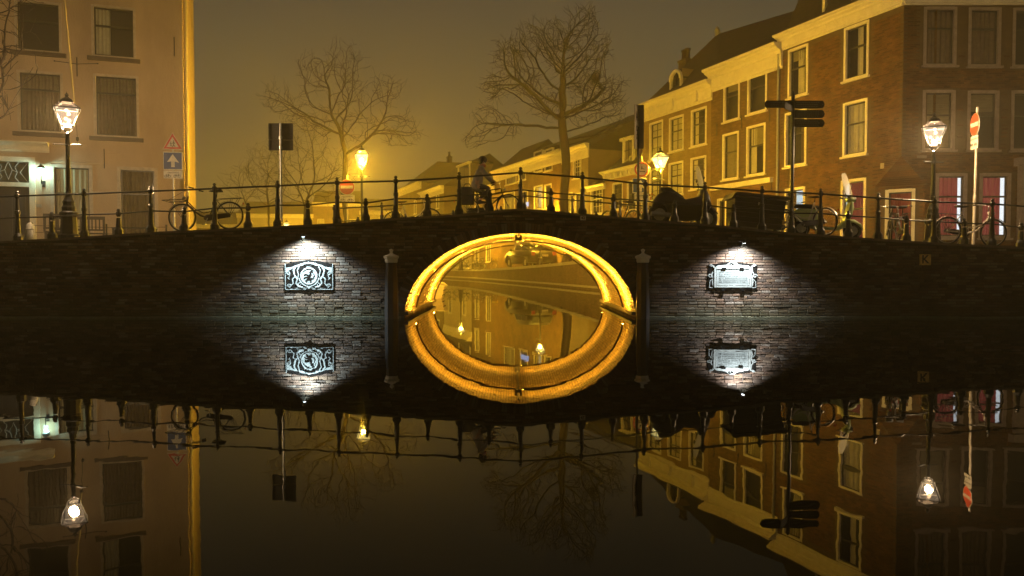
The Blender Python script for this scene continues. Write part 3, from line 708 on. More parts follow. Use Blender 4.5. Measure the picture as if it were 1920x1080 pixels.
def window(parent, f, r, fw=.09, rail=.6, bars=(0, 0), case=None, sash=None, cur=None, ckind='pale', lit=None, sill=True, dark=False, blind=0):
    s0, s1, z0, z1 = r[:4]; case = case or M_white; sash = sash or M_dark_sash
    mb = MB(); pr = .025
    for (a, b, c, d) in ((s0 - .01, s0 + fw, z0, z1), (s1 - fw, s1 + .01, z0, z1), (s0 + fw, s1 - fw, z1 - fw, z1 + .01), (s0 + fw, s1 - fw, z0 - .005, z0 + fw * .7)):
        fbox(mb, f, a, b, -.13, pr, c, d)
    wn = mb.build('window', case, parent, True)
    if sill:
        sb = MB(); fbox(sb, f, s0 - .07, s1 + .07, -.02, .10, z0 - .075, z0 - .006); sb.build('sill', case, wn, True)
    ia, ib, ic, id_ = s0 + fw, s1 - fw, z0 + fw * .7, z1 - fw
    sm = MB(); t = .045; zr = ic + (id_ - ic) * rail
    for (a, b, c, d) in ((ia, ia + t, ic, id_), (ib - t, ib, ic, id_), (ia + t, ib - t, id_ - t, id_), (ia + t, ib - t, ic, ic + t)): fbox(sm, f, a, b, -.115, -.07, c, d)
    if rail < 1: fbox(sm, f, ia + t, ib - t, -.118, -.055, zr - .03, zr + .03)
    nx, nzb = bars
    for i in range(1, nx + 1):
        x = ia + (ib - ia) * i / (nx + 1); fbox(sm, f, x - .014, x + .014, -.108, -.078, ic, id_)
    for i in range(1, nzb + 1):
        for (lo, hi) in ((ic, zr), (zr, id_)) if rail < 1 else ((ic, id_),):
            z = lo + (hi - lo) * i / (nzb + 1)
            if hi - lo > .3: fbox(sm, f, ia, ib, -.107, -.079, z - .014, z + .014)
    sm.build('sash', sash, wn, True)
    for (c, d) in (((ic, zr), (zr, id_)) if rail < 1 else ((ic, id_),)):
        g = MB(); k = [random.uniform(-.004, .004) for _ in range(4)]
        g.quad(f.P(ia, -.09 + k[0], c), f.P(ib, -.09 + k[1], c), f.P(ib, -.09 + k[2], d), f.P(ia, -.09 + k[3], d)); g.build('pane', M_glass, wn, True)
    for cc in ([] if cur is None else [cur] if isinstance(cur, str) else cur):
        wd = ib - ia; spans = {'full': [(0, 1)], 'left': [(0, .33)], 'right': [(.6, 1)], 'pair': [(0, .26), (.74, 1)], 'most': [(0, .84)], 'mostr': [(.16, 1)], 'half': [(.3, .62)]}[cc]
        for a, b in spans: curtain_mb(f, ia + wd * a, ia + wd * b, ic, id_).build('curtain', M_cur[ckind], wn, True)
    if blind:
        b = MB(); z = id_
        zb = id_ - (id_ - ic) * blind
        k = 0
        while z > zb:
            b._add([f.P(ia + .02, -.15, z), f.P(ib - .02, -.15, z), f.P(ib - .02, -.19, z - .045), f.P(ia + .02, -.19, z - .045)], [(0, 1, 2, 3)]); z -= .05
        b.build('blind', M_cur['blind'], wn, True)
    if lit:
        b = MB(); b.quad(f.P(ia - .5, -.6, ic - .2), f.P(ib + .5, -.6, ic - .2), f.P(ib + .5, -.6, id_ + .2), f.P(ia - .5, -.6, id_ + .2)); b.build('lit_room', M_lit[lit], wn, True)
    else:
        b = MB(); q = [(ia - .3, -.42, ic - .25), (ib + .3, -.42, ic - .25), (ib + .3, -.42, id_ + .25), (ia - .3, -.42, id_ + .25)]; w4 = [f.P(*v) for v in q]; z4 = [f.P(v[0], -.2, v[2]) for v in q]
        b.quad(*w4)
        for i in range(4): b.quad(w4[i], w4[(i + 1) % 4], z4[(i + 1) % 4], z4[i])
        b.build('room_shade', M_room, wn, True)  # shallow near-black box, its colour stands for the unlit room's darkness
    return wn

def cornice(parent, f, s0, s1, zt, h=.7, pr=.38, m=None, name='cornice', brackets=0):
    prof = [(0, -h), (.05, -h), (.05, -h * .9), (.09, -h * .88), (.09, -h * .42), (.14, -h * .4), (.16, -h * .28), (pr * .7, -h * .2), (pr * .75, -h * .14), (pr, -h * .1), (pr, 0), (0, .0)]
    mb = MB(); mb.prism(prof, s0 - .1, s1 + .1, lambda o, z, s: f.P(s, o, zt + z)); mb.build(name, m or M_white, parent, True)
    if brackets:
        for i in range(brackets):
            b = MB(); a = s0 + (s1 - s0) * (i + .5) / brackets; fbox(b, f, a - .09, a + .09, .09, .22, zt - h * .86, zt - h * .3); b.build('bracket', m or M_white, parent, True)
def body(parent, f, s0, s1, z0, zt, m, depth=8):
    mb = MB()
    for (a, b) in (((s0, 0), (s0, -depth)), ((s0, -depth), (s1, -depth)), ((s1, -depth), (s1, 0))):
        l = math.hypot(a[0] - b[0], a[1] - b[1]); mb.quad(f.P(a[0], a[1] - .001, z0), f.P(b[0], b[1], z0), f.P(b[0], b[1], zt), f.P(a[0], a[1] - .001, zt), [(0, z0), (l, z0), (l, zt), (0, zt)])
    mb.quad(f.P(s0, -.17, zt - .02), f.P(s1, -.17, zt - .02), f.P(s1, -depth, zt - .02), f.P(s0, -depth, zt - .02))
    mb.build('side_wall', m, parent, True)
def roof(parent, f, s0, s1, zt, h, kind='ridge', depth=8, m=None, name='roof', inset=.6):
    mb = MB(); P = f.P
    if kind == 'ridge':
        pr = [(.1, zt - .02), (-depth / 2, zt + h), (-depth - .1, zt - .02)]
        mb.prism(pr, s0, s1, lambda o, z, s: P(s, o, z))
    elif kind == 'hip':
        k = min(depth / 2, (s1 - s0) / 2 * inset)
        A = [P(s0, .1, zt), P(s1, .1, zt), P(s1, -depth, zt), P(s0, -depth, zt)]; R = [P(s0 + k, -depth / 2, zt + h), P(s1 - k, -depth / 2, zt + h)]
        mb._add(A + R, [(0, 1, 5, 4), (1, 2, 5), (2, 3, 4, 5), (3, 0, 4), (0, 3, 2, 1)])
    elif kind == 'cross':   # ridge runs away from the street, hipped front
        c = (s0 + s1) / 2
        A = [P(s0, .1, zt), P(s1, .1, zt), P(s1, -depth, zt), P(s0, -depth, zt)]; R = [P(c, -depth * .35, zt + h), P(c, -depth, zt + h)]
        mb._add(A + R, [(0, 1, 4), (1, 2, 5, 4), (2, 3, 5), (3, 0, 4, 5), (0, 3, 2, 1)])
    elif kind == 'mansard':
        pr = [(.12, zt), (-1.5, zt + h), (-depth + 1.5, zt + h), (-depth, zt)]
        mb.prism(pr, s0, s1, lambda o, z, s: P(s, o, z))
    mb.build(name, m or M_tile, parent, True)

BRK = [brick_wall_mat('brown_brick', (.21, .115, .035), (.15, .08, .025), (.22, .16, .07)), brick_wall_mat('dull_brick', (.18, .11, .04), (.13, .075, .028), (.15, .11, .05)), brick_wall_mat('light_brick', (.27, .175, .06), (.21, .135, .045), (.26, .18, .08))]
M_ochre = mat('ochre_plaster', (.36, .20, .08), .8, (.29, .16, .065), 1.5, coords='World')
M_cream = mat('cream_plaster', (.50, .43, .29), .8, (.42, .35, .23), 1.5, coords='World')
M_grey = mat('grey_brown_plaster', (.24, .17, .10), .8, (.19, .135, .08), 1.5, coords='World')

def house(name, label, f, s0, s1, zt, wm, wins=(), z0=.3, corn=None, rf=None, depth=8, grp=None, wall_name='wall', pre=None):
    c = f.P((s0 + s1) / 2, -depth / 2, 0); t = thing(name, label, 'house', (c.x, c.y, z0), 0, grp)
    mb = MB(); holes = [w_[0] for w_ in wins]
    wall_cells(mb, f, s0, s1, z0, zt, holes); mb.build(wall_name, wm, t, True)
    for r, kw in wins: window(t, f, r, **kw)
    body(t, f, s0, s1, z0, zt, wm, depth)
    if corn: cornice(t, f, s0, s1, zt + corn.get('up', .1), corn.get('h', .7), corn.get('pr', .38), corn.get('m'), brackets=corn.get('b', 0))
    if rf: roof(t, f, s0, s1, zt + .05, rf[1], rf[0], depth)
    return t
def dormer(parent, f, s0, s1, z0, z1, o=-.2, d=2.0, arch=False, m=None):
    m = m or M_white; mb = MB(); w_ = .14
    fbox(mb, f, s0, s0 + w_, o - .12, o, z0, z1); fbox(mb, f, s1 - w_, s1, o - .12, o, z0, z1)
    if arch:
        n = 10; c = (s0 + s1) / 2; R = (s1 - s0) / 2
        for i in range(n):
            a, b = PI * i / n, PI * (i + 1) / n
            v = [(R * math.cos(a), R * math.sin(a)), (R * math.cos(b), R * math.sin(b)), ((R - w_) * math.cos(b), (R - w_) * math.sin(b)), ((R - w_) * math.cos(a), (R - w_) * math.sin(a))]
            mb.prism(v, o - .12, o + .05, lambda x, z, oo: f.P(c + x, oo, z1 + z))
        tp = z1 + R
    else:
        fbox(mb, f, s0 - .12, s1 + .12, o - .2, o + .14, z1, z1 + .16); tp = z1
    fbox(mb, f, s0 + w_, s1 - w_, o - .12, o + .02, z0 - .02, z0 + .1)
    dm = mb.build('dormer', m, parent, True)
    g = MB(); g.quad(f.P(s0 + w_, o - .08, z0 + .1), f.P(s1 - w_, o - .08, z0 + .1), f.P(s1 - w_, o - .08, tp - .05 if not arch else z1), f.P(s0 + w_, o - .08, tp - .05 if not arch else z1))
    if arch:
        n = 8; c = (s0 + s1) / 2; R = (s1 - s0) / 2 - w_
        g.poly([f.P(c + R * math.cos(PI * i / n), o - .08, z1 + R * math.sin(PI * i / n)) for i in range(n + 1)])
    g.build('pane', M_glass, dm, True)
    b = MB(); c = (s0 + s1) / 2
    fbox(b, f, c - .02, c + .02, o - .1, o - .05, z0 + .1, tp if not arch else z1 + (s1 - s0) / 2 - w_); fbox(b, f, s0 + w_, s1 - w_, o - .1, o - .05, z0 + (z1 - z0) * .62 - .02, z0 + (z1 - z0) * .62 + .02); b.build('glazing_bar', M_dark_sash, dm, True)
    ck = MB(); ck.prism([(o - .1, z0), (o - .1, tp - .02), (o - d, tp - .02)], s0 + .02, s0 + .08, lambda a, z, s: f.P(s, a, z)); ck.prism([(o - .1, z0), (o - .1, tp - .02), (o - d, tp - .02)], s1 - .08, s1 - .02, lambda a, z, s: f.P(s, a, z))
    ck.build('cheek', M_grey, dm, True)
    if arch:
        n = 8; R = (s1 - s0) / 2; rr = MB(); c = (s0 + s1) / 2
        for i in range(n):
            a, b2 = PI * i / n, PI * (i + 1) / n
            rr.quad(f.P(c + R * math.cos(a), o - .1, z1 + R * math.sin(a)), f.P(c + R * math.cos(b2), o - .1, z1 + R * math.sin(b2)), f.P(c + R * math.cos(b2), o - d, z1 + R * math.sin(b2)), f.P(c + R * math.cos(a), o - d, z1 + R * math.sin(a)))
    else:
        rr = MB(); fbox(rr, f, s0 - .1, s1 + .1, o - d, o + .12, z1 + .162, z1 + .2)
    rr.build('dormer_roof', M_tile, dm, True)
def chimney(parent, f, s, o, z0, z1, pots=2, m=None, wd=.7):
    mb = MB(); fbox(mb, f, s - wd / 2, s + wd / 2, o - .25, o + .25, z0, z1); fbox(mb, f, s - wd / 2 - .05, s + wd / 2 + .05, o - .3, o + .3, z1, z1 + .1)
    ch = mb.build('chimney', m or BRK[1], parent, True)
    for i in range(pots):
        p = f.P(s - wd / 2 + wd * (i + .5) / pots, o, z1 + .1); a = MB(); a.lathe([(.14, 0), (.12, .45), (.17, .5), (.17, .58), (.1, .62)], p, 10); a.build('chimney_pot', mat('clay_pot', (.08, .05, .035), .8), ch, True)

def brick_overlay(parent, f, s0, s1, z0, z1, holes, m, seed, singles=0, near=None, skip=None):
    rnd = random.Random(seed); st = MB(); cand = []; row = 0; z = z0
    fn = lambda s, o, zz: f.P(s, o, zz)
    while z + .06 < z1:
        x = s0 + (row % 2) * .11; 
        while x < s1 - .03:
            x1 = min(x + .208 + rnd.uniform(-.008, .008), s1)
            ok = x1 - x > .04 and not any(h[0] - .09 < x1 and x < h[1] + .09 and h[2] - .09 < z + .052 and z < h[3] + .03 for h in holes)
            if ok and skip and skip((x + x1) / 2, z): ok = False
            if ok:
                b = (x, x1, z, z + .053, rnd.uniform(0, .006), rnd.uniform(-.002, .002))
                if singles and .2 < x1 - x: cand.append((abs((x + x1) / 2 - near[0]) + abs(z - near[1]), b))
                else: st._add(brick_verts(fn, b[0], b[1], b[2], b[3], .010, b[5]), BF)
            x = x1 + .011
        z += .0655; row += 1
    cand.sort(key=lambda c: c[0])
    if singles:
        ang = math.atan2(f.d[1], f.d[0]); pr = MB()
        pr._add([tuple(Matrix.Rotation(-ang, 3, 'Z') @ (Vector(v) - f.O)) for v in brick_verts(fn, -.104, .104, -.0265, .0265, .010, 0)], BF)
        me = pr.mesh('brick', m)
        for d, b in cand[:singles]:
            o = bpy.data.objects.new('brick', me); C.objects.link(o); o.parent = parent
            p = f.P((b[0] + b[1]) / 2, b[5], (b[2] + b[3]) / 2) - parent.location; o.location = p; o.rotation_euler = (0, 0, ang); o.scale = ((b[1] - b[0]) / .208, 1, 1)
    for d, b in cand[singles:]: st._add(brick_verts(fn, b[0], b[1], b[2], b[3], .010, b[5]), BF)
    st.build('brickwork', m, parent, True, kind='stuff')
def anchors(parent, f, pts):
    for s, z in pts:
        a = MB(); a.tube([f.P(s, .03, z - .3), f.P(s, .03, z + .3)], .018, 6); a.tube([f.P(s - .06, .03, z + .22), f.P(s, .035, z + .16), f.P(s + .06, .03, z + .22)], .014, 5); a.tube([f.P(s - .06, .03, z - .22), f.P(s, .035, z - .16), f.P(s + .06, .03, z - .22)], .014, 5)
        a.build('wall_anchor', M_iron, parent, True)

# --- corner house (two fronts, cut corner)
S1A = FA.s_at(1465, 120); zA = 10.45
TC = FA.s_at(1640, 380); TB = FB.s_at(1735, 380); zAp = FB.z_at(1685, 292); zEa = FB.z_at(1685, 345)
WA = [(FA.rect(1478, 1515, 88, 180), dict(cur='half', ckind='pale', blind=.2)), (FA.rect(1583, 1629, 45, 147), dict(cur='half', ckind='pale')),
      (FA.rect(1472, 1512, 208, 311), dict(cur='left', ckind='brown')), (FA.rect(1581, 1626, 189, 291), dict(cur='mostr', ckind='pale')),
      (FA.rect(1472, 1509, 352, 436), dict(cur='right', ckind='brown', lit='cool', rail=.5)), (FA.rect(1577, 1623, 336, 458), dict(cur='most', ckind='red', lit='cool', rail=.55))]
WB = [(FB.rect(1732, 1793, 13, 123), dict(cur='full', ckind='brown', rail=.66)), (FB.rect(1816, 1876, 14, 124), dict(cur='full', ckind='brown', rail=.66)), (FB.rect(1899, 1958, 15, 125), dict(rail=.66)),
      (FB.rect(1730, 1790, 169, 281), dict(blind=1)), (FB.rect(1814, 1872, 170, 281), dict(blind=.3)), (FB.rect(1896, 1954, 170, 282), dict()),
      (FB.rect(1754, 1812, 325, 446), dict(cur='most', ckind='red', lit='white', rail=.66, fw=.1)), (FB.rect(1836, 1894, 325, 446), dict(cur='most', ckind='red', lit='white', rail=.66, fw=.1))]
zt_ = zA
cor = thing('corner_house', 'tall brick corner house with white sash windows and a cut corner on the far right', 'house', (16, 30, .3))
M_cb = brick_piece_mat('corner_house_brick', [(.15, .068, .020), (.11, .048, .015), (.18, .085, .027), (.09, .042, .014), (.16, .075, .022), (.13, .075, .03)])
Mw = mat('corner_house_mortar', (.12, .08, .04), .95, (.08, .053, .026), 4, coords='World')
mb = MB()
holesA = [w_[0] for w_ in WA]; holesB = [w_[0] for w_ in WB]
wall_cells(mb, FA, TC, S1A, .3, zt_, holesA); wall_cells(mb, FB, TB, 14, .3, zt_, holesB)
mb.poly([FA.P(TC, 0, zEa), FA.P(0, 0, zAp), FA.P(0, 0, zt_), FA.P(TC, 0, zt_)]); mb.poly([FB.P(TB, 0, zEa), FB.P(0, 0, zAp), FB.P(0, 0, zt_), FB.P(TB, 0, zt_)])
mb.build('wall', Mw, cor, True)
body(cor, FA, TC, S1A, .3, zt_, BRK[0], 6); body(cor, FB, TB + .3, 14, .3, zt_, BRK[0], 5)
A0 = FA.P(TC, 0, 0); B0 = FB.P(TB, 0, 0); dx = Vector((B0.x - A0.x, B0.y - A0.y)); LC = dx.length
FC = Fac((A0.x, A0.y, 0), (dx.x, dx.y), (dx.y, -dx.x))
WC = (LC * .22, LC * .80, FB.z_at(1700, 452), FB.z_at(1685, 352))
mb = MB(); wall_cells(mb, FC, 0, LC, .3, zEa, [WC]); mb.tri(FC.P(0, 0, zEa), FC.P(LC, 0, zEa), FA.P(0, 0, zAp)); mb.build('corner_wall', Mw, cor, True)
window(cor, FC, WC, cur='full', ckind='red', lit='warm', rail=1.0, fw=.1)
# corbelled courses of the cut corner
cb = MB(); nst = 16
for i in range(nst):
    t0 = i / nst; apex = FA.P(0, 0, 0); zz = zEa + (zAp - zEa) * t0
    a = Vector((A0.x, A0.y)).lerp(Vector((apex.x, apex.y)), t0 + .5 / nst); b = Vector((B0.x, B0.y)).lerp(Vector((apex.x, apex.y)), t0 + .5 / nst)
    d_ = (b - a); 
    if d_.length < .05: continue
    n_ = Vector((d_.y, -d_.x)).normalized(); h = (zAp - zEa) / nst
    o1 = n_ * .035; a2, b2 = a + o1, b + o1
    cb._add([(a.x, a.y, zz), (b.x, b.y, zz), (b2.x, b2.y, zz), (a2.x, a2.y, zz), (a.x, a.y, zz + h * .8), (b.x, b.y, zz + h * .8), (b2.x, b2.y, zz + h * .8), (a2.x, a2.y, zz + h * .8)], [(0, 3, 2, 1), (4, 5, 6, 7), (0, 1, 5, 4), (1, 2, 6, 5), (2, 3, 7, 6), (3, 0, 4, 7)])
cb.build('corbel_courses', M_cb, cor, True, kind='stuff')
skipA = lambda s, z: s < TC + .02 and z < zEa + (zAp - zEa) * (1 - s / TC) + .02
skipB = lambda s, z: s < TB + .02 and z < zEa + (zAp - zEa) * (1 - s / TB) + .02
brick_overlay(cor, FA, .02, S1A, 1.4, 10.0, holesA, M_cb, 5, 150, (2.2, 5.5), skipA)
brick_overlay(cor, FB, .02, 5.5, 1.4, 10.2, holesB, M_cb, 6, 150, (.6, 6.2), skipB)
brick_overlay(cor, FC, .01, LC, 1.4, zEa - .03, [WC], M_cb, 8)
for r, kw in WA: window(cor, FA, r, **kw)
for r, kw in WB: window(cor, FB, r, case=mat('mauve_grey_frame', (.36, .29, .25), .6) , **kw)
cornice(cor, FA, 0, S1A, zA + .35, .62, .42); cornice(cor, FB, 0, 14, zA + .35, .62, .42)
# stepped steep roof behind
rf = MB(); P = FA.P
zr = zA + .35
sE = FA.s_at(1475, 60)
for (a, b) in ():
    pass
rf._add([P(-.3, .1, zr), P(sE, .1, zr), P(sE + 0, -1.9, zr + 4.2), P(-.3, -1.9, zr + 4.2), P(sE, -6, zr), P(sE, -4, zr + 4.2), FB.P(14, -.1, zr), FB.P(14, -1.9, zr + 4.2)], [(0, 1, 2, 3), (1, 4, 5, 2), (0, 6, 7, 3), (3, 2, 5, 7)])
rf.build('roof', M_tile, cor, True)
d0 = FA.rect(1540, 1600, -40, 14)
dormer(cor, FA, d0[0], d0[1], d0[2] - .15, d0[3], o=-.05, d=1.6)
dp = MB(); q = FA.s_at(1461, 250); dp.tube([FA.P(q, .08, .6), FA.P(q, .08, zA - .3)], .055, 8); dp.build('downpipe', M_galv, cor, True)
dw = MB(); s = FB.s_at(1906, 400); fbox(dw, FB, s, s + .35, .0, .16, .5, FB.z_at(1906, 312)); fbox(dw, FB, s - .14, s + 2.2, .0, .3, FB.z_at(1906, 312), FB.z_at(1906, 297)); fbox(dw, FB, s + 1.6, s + 1.95, .0, .16, .5, FB.z_at(1906, 312)); dw.build('door_surround', mat('mauve_grey_frame', (.36, .29, .25), .6), cor, True)
dd = MB(); fbox(dd, FB, s + .35, s + 1.6, .0, .03, .5, 4.2); dd.build('door', mat('dark_green_door', (.02, .03, .02), .5), cor, True)
nb = MB(); p = FB.P(FB.s_at(1728, 294), 0, FB.z_at(1728, 294)); nb.box((p.x, p.y - .02, p.z), (.34, .02, .09)); nb.build('nameplate', mat('faded_plate', (.2, .16, .13), .6), cor, True)
nb = MB(); p = FA.rect(1652, 1658, 306, 316); fbox(nb, FA, p[0], p[1], .0, .04, p[2], p[3]); nb.build('house_number_plate', M_cream, cor, True)
# street lamp's sprig: small box light on the wall
# --- house B
S1B = FA.s_at(1334, 150)
zB = 10.5
def wr(*a, **k): return (FA.rect(*a), k)
WBk = [wr(1357, 1387, 148, 226, blind=.25, rail=.62), wr(1402, 1438, 130, 211, rail=.62), wr(1355, 1385, 249, 336, rail=.6, cur='mostr', ckind='blind'), wr(1400, 1435, 234, 328, rail=.6, cur='right', blind=.35),
       wr(1345, 1362, 372, 452, rail=1), wr(1400, 1440, 372, 440, rail=.6, lit='warm', cur='full')]
hb = house('brick_house', 'three-storey brick house with a deep yellow-lit cornice beside the corner house', FA, S1A, S1B, zB - .3, Mw, WBk, corn=dict(h=1.05, pr=.5, up=.3), grp=None)
M_bb = brick_piece_mat('second_house_brick', [(.18, .10, .030), (.14, .075, .023), (.21, .125, .04), (.155, .09, .028)])
brick_overlay(hb, FA, S1A, S1B, 1.4, zB - 1.0, [w_[0] for w_ in WBk], M_bb, 12)
roof(hb, FA, S1A, S1B, zB, .5, 'ridge', 8)
anchors(hb, FA, [(FA.s_at(1391, 229), FA.z_at(1391, 229)), (FA.s_at(1444, 215), FA.z_at(1444, 215)), (FA.s_at(1345, 243), FA.z_at(1345, 243)), (FA.s_at(1447, 345), FA.z_at(1447, 345))])
aw = MB(); a0, a1 = FA.s_at(1450, 338), FA.s_at(1336, 350); fbox(aw, FA, a0, a1, 0, .18, FA.z_at(1400, 349), FA.z_at(1400, 340)); aw.build('shopfront_lintel', M_white, hb, True)
# --- house C
S1C = FA.s_at(1205, 250)
WC_ = [wr(1218, 1243, 228, 298, bars=(1, 1), cur='full'), wr(1255, 1282, 218, 283, bars=(1, 1), cur='full'), wr(1296, 1325, 203, 273, bars=(1, 1), cur='pair'),
       wr(1218, 1242, 315, 376, bars=(1, 1), cur='full'), wr(1254, 1281, 304, 365, bars=(1, 1), cur='full'), wr(1295, 1324, 294, 354, bars=(1, 1), cur='pair'),
       wr(1216, 1240, 392, 440, bars=(0, 0), rail=1), wr(1253, 1280, 388, 440), wr(1294, 1322, 384, 450, rail=1)]
hc = house('brick_house', 'brick house with carved cornice, arched dormer and tall bare windows behind the right street lamp', FA, S1B, S1C, 9.75, BRK[2], WC_, corn=dict(h=.95, pr=.42, up=.3, b=3))
def hiproof(parent, f, s0, s1, zt, pk, rg, depth=9):
    A = [f.P(s0, .05, zt), f.P(s1, .05, zt), f.P(s1, -depth, zt), f.P(s0, -depth, zt), f.P(pk[0], pk[1], pk[2]), f.P(rg[0], rg[1], rg[2])]
    m = MB(); m._add(A, [(0, 1, 4), (1, 2, 4), (2, 5, 4), (2, 3, 5), (3, 0, 5), (0, 4, 5)]); m.build('roof', M_tile, parent, True)
ux, vz = ray(1345, 64); okk = -3.2
sk = FA.s_at(1345, 64, okk); zk = FA.z_at(1345, 64, okk)
hiproof(hc, FA, S1B - .5, S1C, 10.0, (sk, okk, zk), (S1A + 1.5, okk - 1, zk - .3))
r_ = FA.rect(1255, 1277, 150, 176); dormer(hc, FA, FA.s_at(1277, 160, -.4), FA.s_at(1255, 160, -.4), 10.0, FA.z_at(1266, 150, -.4), o=-.4, d=2.2, arch=True)
chimney(hc, FA, FA.s_at(1286, 110, -2.5), -2.5, 10.5, FA.z_at(1286, 116, -2.5), 2)
fin = MB(); fin.lathe([(.12, 0), (.16, .3), (.1, .4), (.05, .5)], FA.P(sk, okk, zk - .1), 8); fin.build('ridge_finial', M_stone, hc, True)
# --- house D low ochre
S1D = FA.s_at(1134, 340)
WD = [wr(1149, 1168, 342, 393, bars=(1, 1)), wr(1176, 1194, 338, 394, bars=(1, 1)), wr(1140, 1160, 405, 425, rail=1)]
hd = house('plaster_house', 'low ochre plastered house with a white eaves board right of the lit lane sign', FA, S1C, S1D, 6.75, M_ochre, WD[:2] , corn=dict(h=.5, pr=.4, b=7), rf=('ridge', 3.4))
dormer(hd, FA, FA.s_at(1187, 275, -.5), FA.s_at(1167, 275, -.5), 7.0, FA.z_at(1177, 262, -.5), o=-.5, d=1.8)
# --- house E low brick
S1E = FA.s_at(1103, 360)
he = house('brick_house', 'small low house with a white-barred window between the ochre house and the tree', FA, S1D, S1E, 6.1, BRK[2], [wr(1108, 1130, 352, 402, bars=(2, 1), sash=M_white)], corn=dict(h=.35, pr=.25), rf=('ridge', 2.4))
# --- house F with block cornice, high roof
S1F = FA.s_at(1055, 330)
hf = house('gabled_house', 'house with a short stone cornice and small white-barred windows right of the tree trunk', FA, S1E, S1F, 8.6, M_grey, [wr(1075, 1090, 296, 334, bars=(2, 1), sash=M_white), wr(1060, 1074, 362, 400, rail=1, cur='full', lit='warm'), wr(1079, 1092, 362, 402, rail=1, cur='full')], corn=dict(h=.9, pr=.35, up=.35), rf=('ridge', 3.0), depth=10)
hbk = thing('large_roofed_hall', 'large dark roofed building behind the low houses', 'house', tuple(FA.P(22, -9, 0)))
m_ = MB(); m_.prism([(-4, 5), (-4, 8.0), (-9, 12.6), (-16, 8.0), (-16, 5)], FA.s_at(1185, 250, -8), FA.s_at(1052, 250, -8), lambda o, z, s: FA.P(s, o, z)); m_.build('roof', mat('old_brown_roof_tile', (.07, .045, .03), .85, (.045, .03, .02), 1.2, bump=.4, bscale=9), hbk, True)
# --- house G
S1G = FA.s_at(927, 330)
WG = [wr(1001, 1017, 283, 322), wr(1021, 1036, 279, 320), wr(948, 968, 315, 345, rail=1, cur='full'), wr(972, 986, 308, 338), wr(1001, 1017, 348, 392, lit='warm', cur='pair'), wr(1021, 1034, 345, 390), wr(945, 965, 360, 398, rail=1, cur='full'), wr(975, 990, 358, 396)]
hg = house('brick_house', 'long brick house with a pale cornice behind the big bare tree', FA, S1F, S1G, 8.75, BRK[0], WG, corn=dict(h=.9, pr=.4, up=.35), rf=('ridge', 2.6), depth=9)
# shop sign light (blue-white)
sg_ = MB(); p = FA.rect(978, 992, 380, 388); fbox(sg_, FA, p[0], p[1], .03, .1, p[2], p[3]); sg_.build('lit_shop_sign', emit_mat('blue_white_sign_light', (.45, .6, 1.0), 1.0), hg, True)
# --- farther row with cornices
def autowin(f, s0, s1, n, rows, wd=.95, **k):
    out = []
    for (z0, z1) in rows:
        for i in range(n):
            c = s0 + (s1 - s0) * (i + .5) / n; kk = dict(k); kk.setdefault('rail', .55)
            kk['cur'] = random.choice([None, 'full', 'pair', 'full']); out.append(((c - wd / 2, c + wd / 2, z0, z1), kk))
    return out
far = [(927, 884, 7.9, BRK[1], ('ridge', 4.2), 'dark brick house with a high roof behind the cyclist', 2, 8.0),
       (884, 832, 5.6, M_cream, ('ridge', 4.8), 'low cream house with yellow-lit cornice left of the cyclist', 2, 5.6),
       (832, 790, 9.3, BRK[1], ('ridge', 3.6), 'brown house with a double pale cornice behind the railing', 2, 9.3),
       (790, 748, 10.6, BRK[2], ('cross', 3.2), 'tall narrow house with a bright cornice at the far end of the row', 2, 10.6),
       (748, 718, 7.2, M_cream, ('ridge', 2.0), 'cream far house just left of the tall narrow one', 3, 7.2),
       (718, 690, 7.0, M_cream, ('ridge', 2.2), 'farthest pale house of the right-hand row, near the street lamp', 3, 7.0)]
sprev = S1G
for px0, px1, zt, wm, rfk, lab, n, cz in far:
    s2 = FA.s_at(px1, 380); rows = [(1.5, 3.6)] + ([(4.6, 6.6)] if zt > 6.5 else []) + ([(7.2, 8.8)] if zt > 9 else [])
    ws = autowin(FA, sprev, s2, n, rows, min(1.2, (s2 - sprev) / n * .55))
    if px0 in (832, 790): ws[0][1].update(lit='white', cur=None)
    h = house('terraced_house', lab, FA, sprev, s2, zt, wm, ws, corn=dict(h=.8, pr=.5), rf=rfk, depth=10)
    if px0 == 884: dormer(h, FA, FA.s_at(880, 320, -1), FA.s_at(858, 320, -1), 6.2, FA.z_at(868, 310, -1), o=-1, d=2.5)
    if px0 == 790: chimney(h, FA, (sprev + s2) / 2, -5, zt + 2, zt + 3.8, 1)
    sprev = s2
# --- end-of-canal houses facing the viewer, left of the lamp
FE = Fac((-38, 112, 0), (1, .12), (.12, -1))
endh = [(-3, 8, 8.8, M_cream, 'leftmost cream house at the end of the canal, behind the middle-sized bare tree'), (8, 15, 10.6, BRK[2], 'brown house at the end of the canal behind the round traffic sign'), (15, 23, 9.4, M_cream, 'low cream house at the end of the canal, left of the street lamp post'), (-14, -3, 7.2, BRK[1], 'low house behind the bare trees at the end of the canal')]
for a, b, zt, wm, lab in endh:
    house('canal_end_house', lab, FE, a, b, zt, wm, autowin(FE, a, b, 3, [(1.2, 3.0), (4.2, 6.0)] + ([(6.7, 8.2)] if zt > 9 else []), 1.0), corn=dict(h=.6, pr=.4), rf=('ridge', 2.2), depth=8)

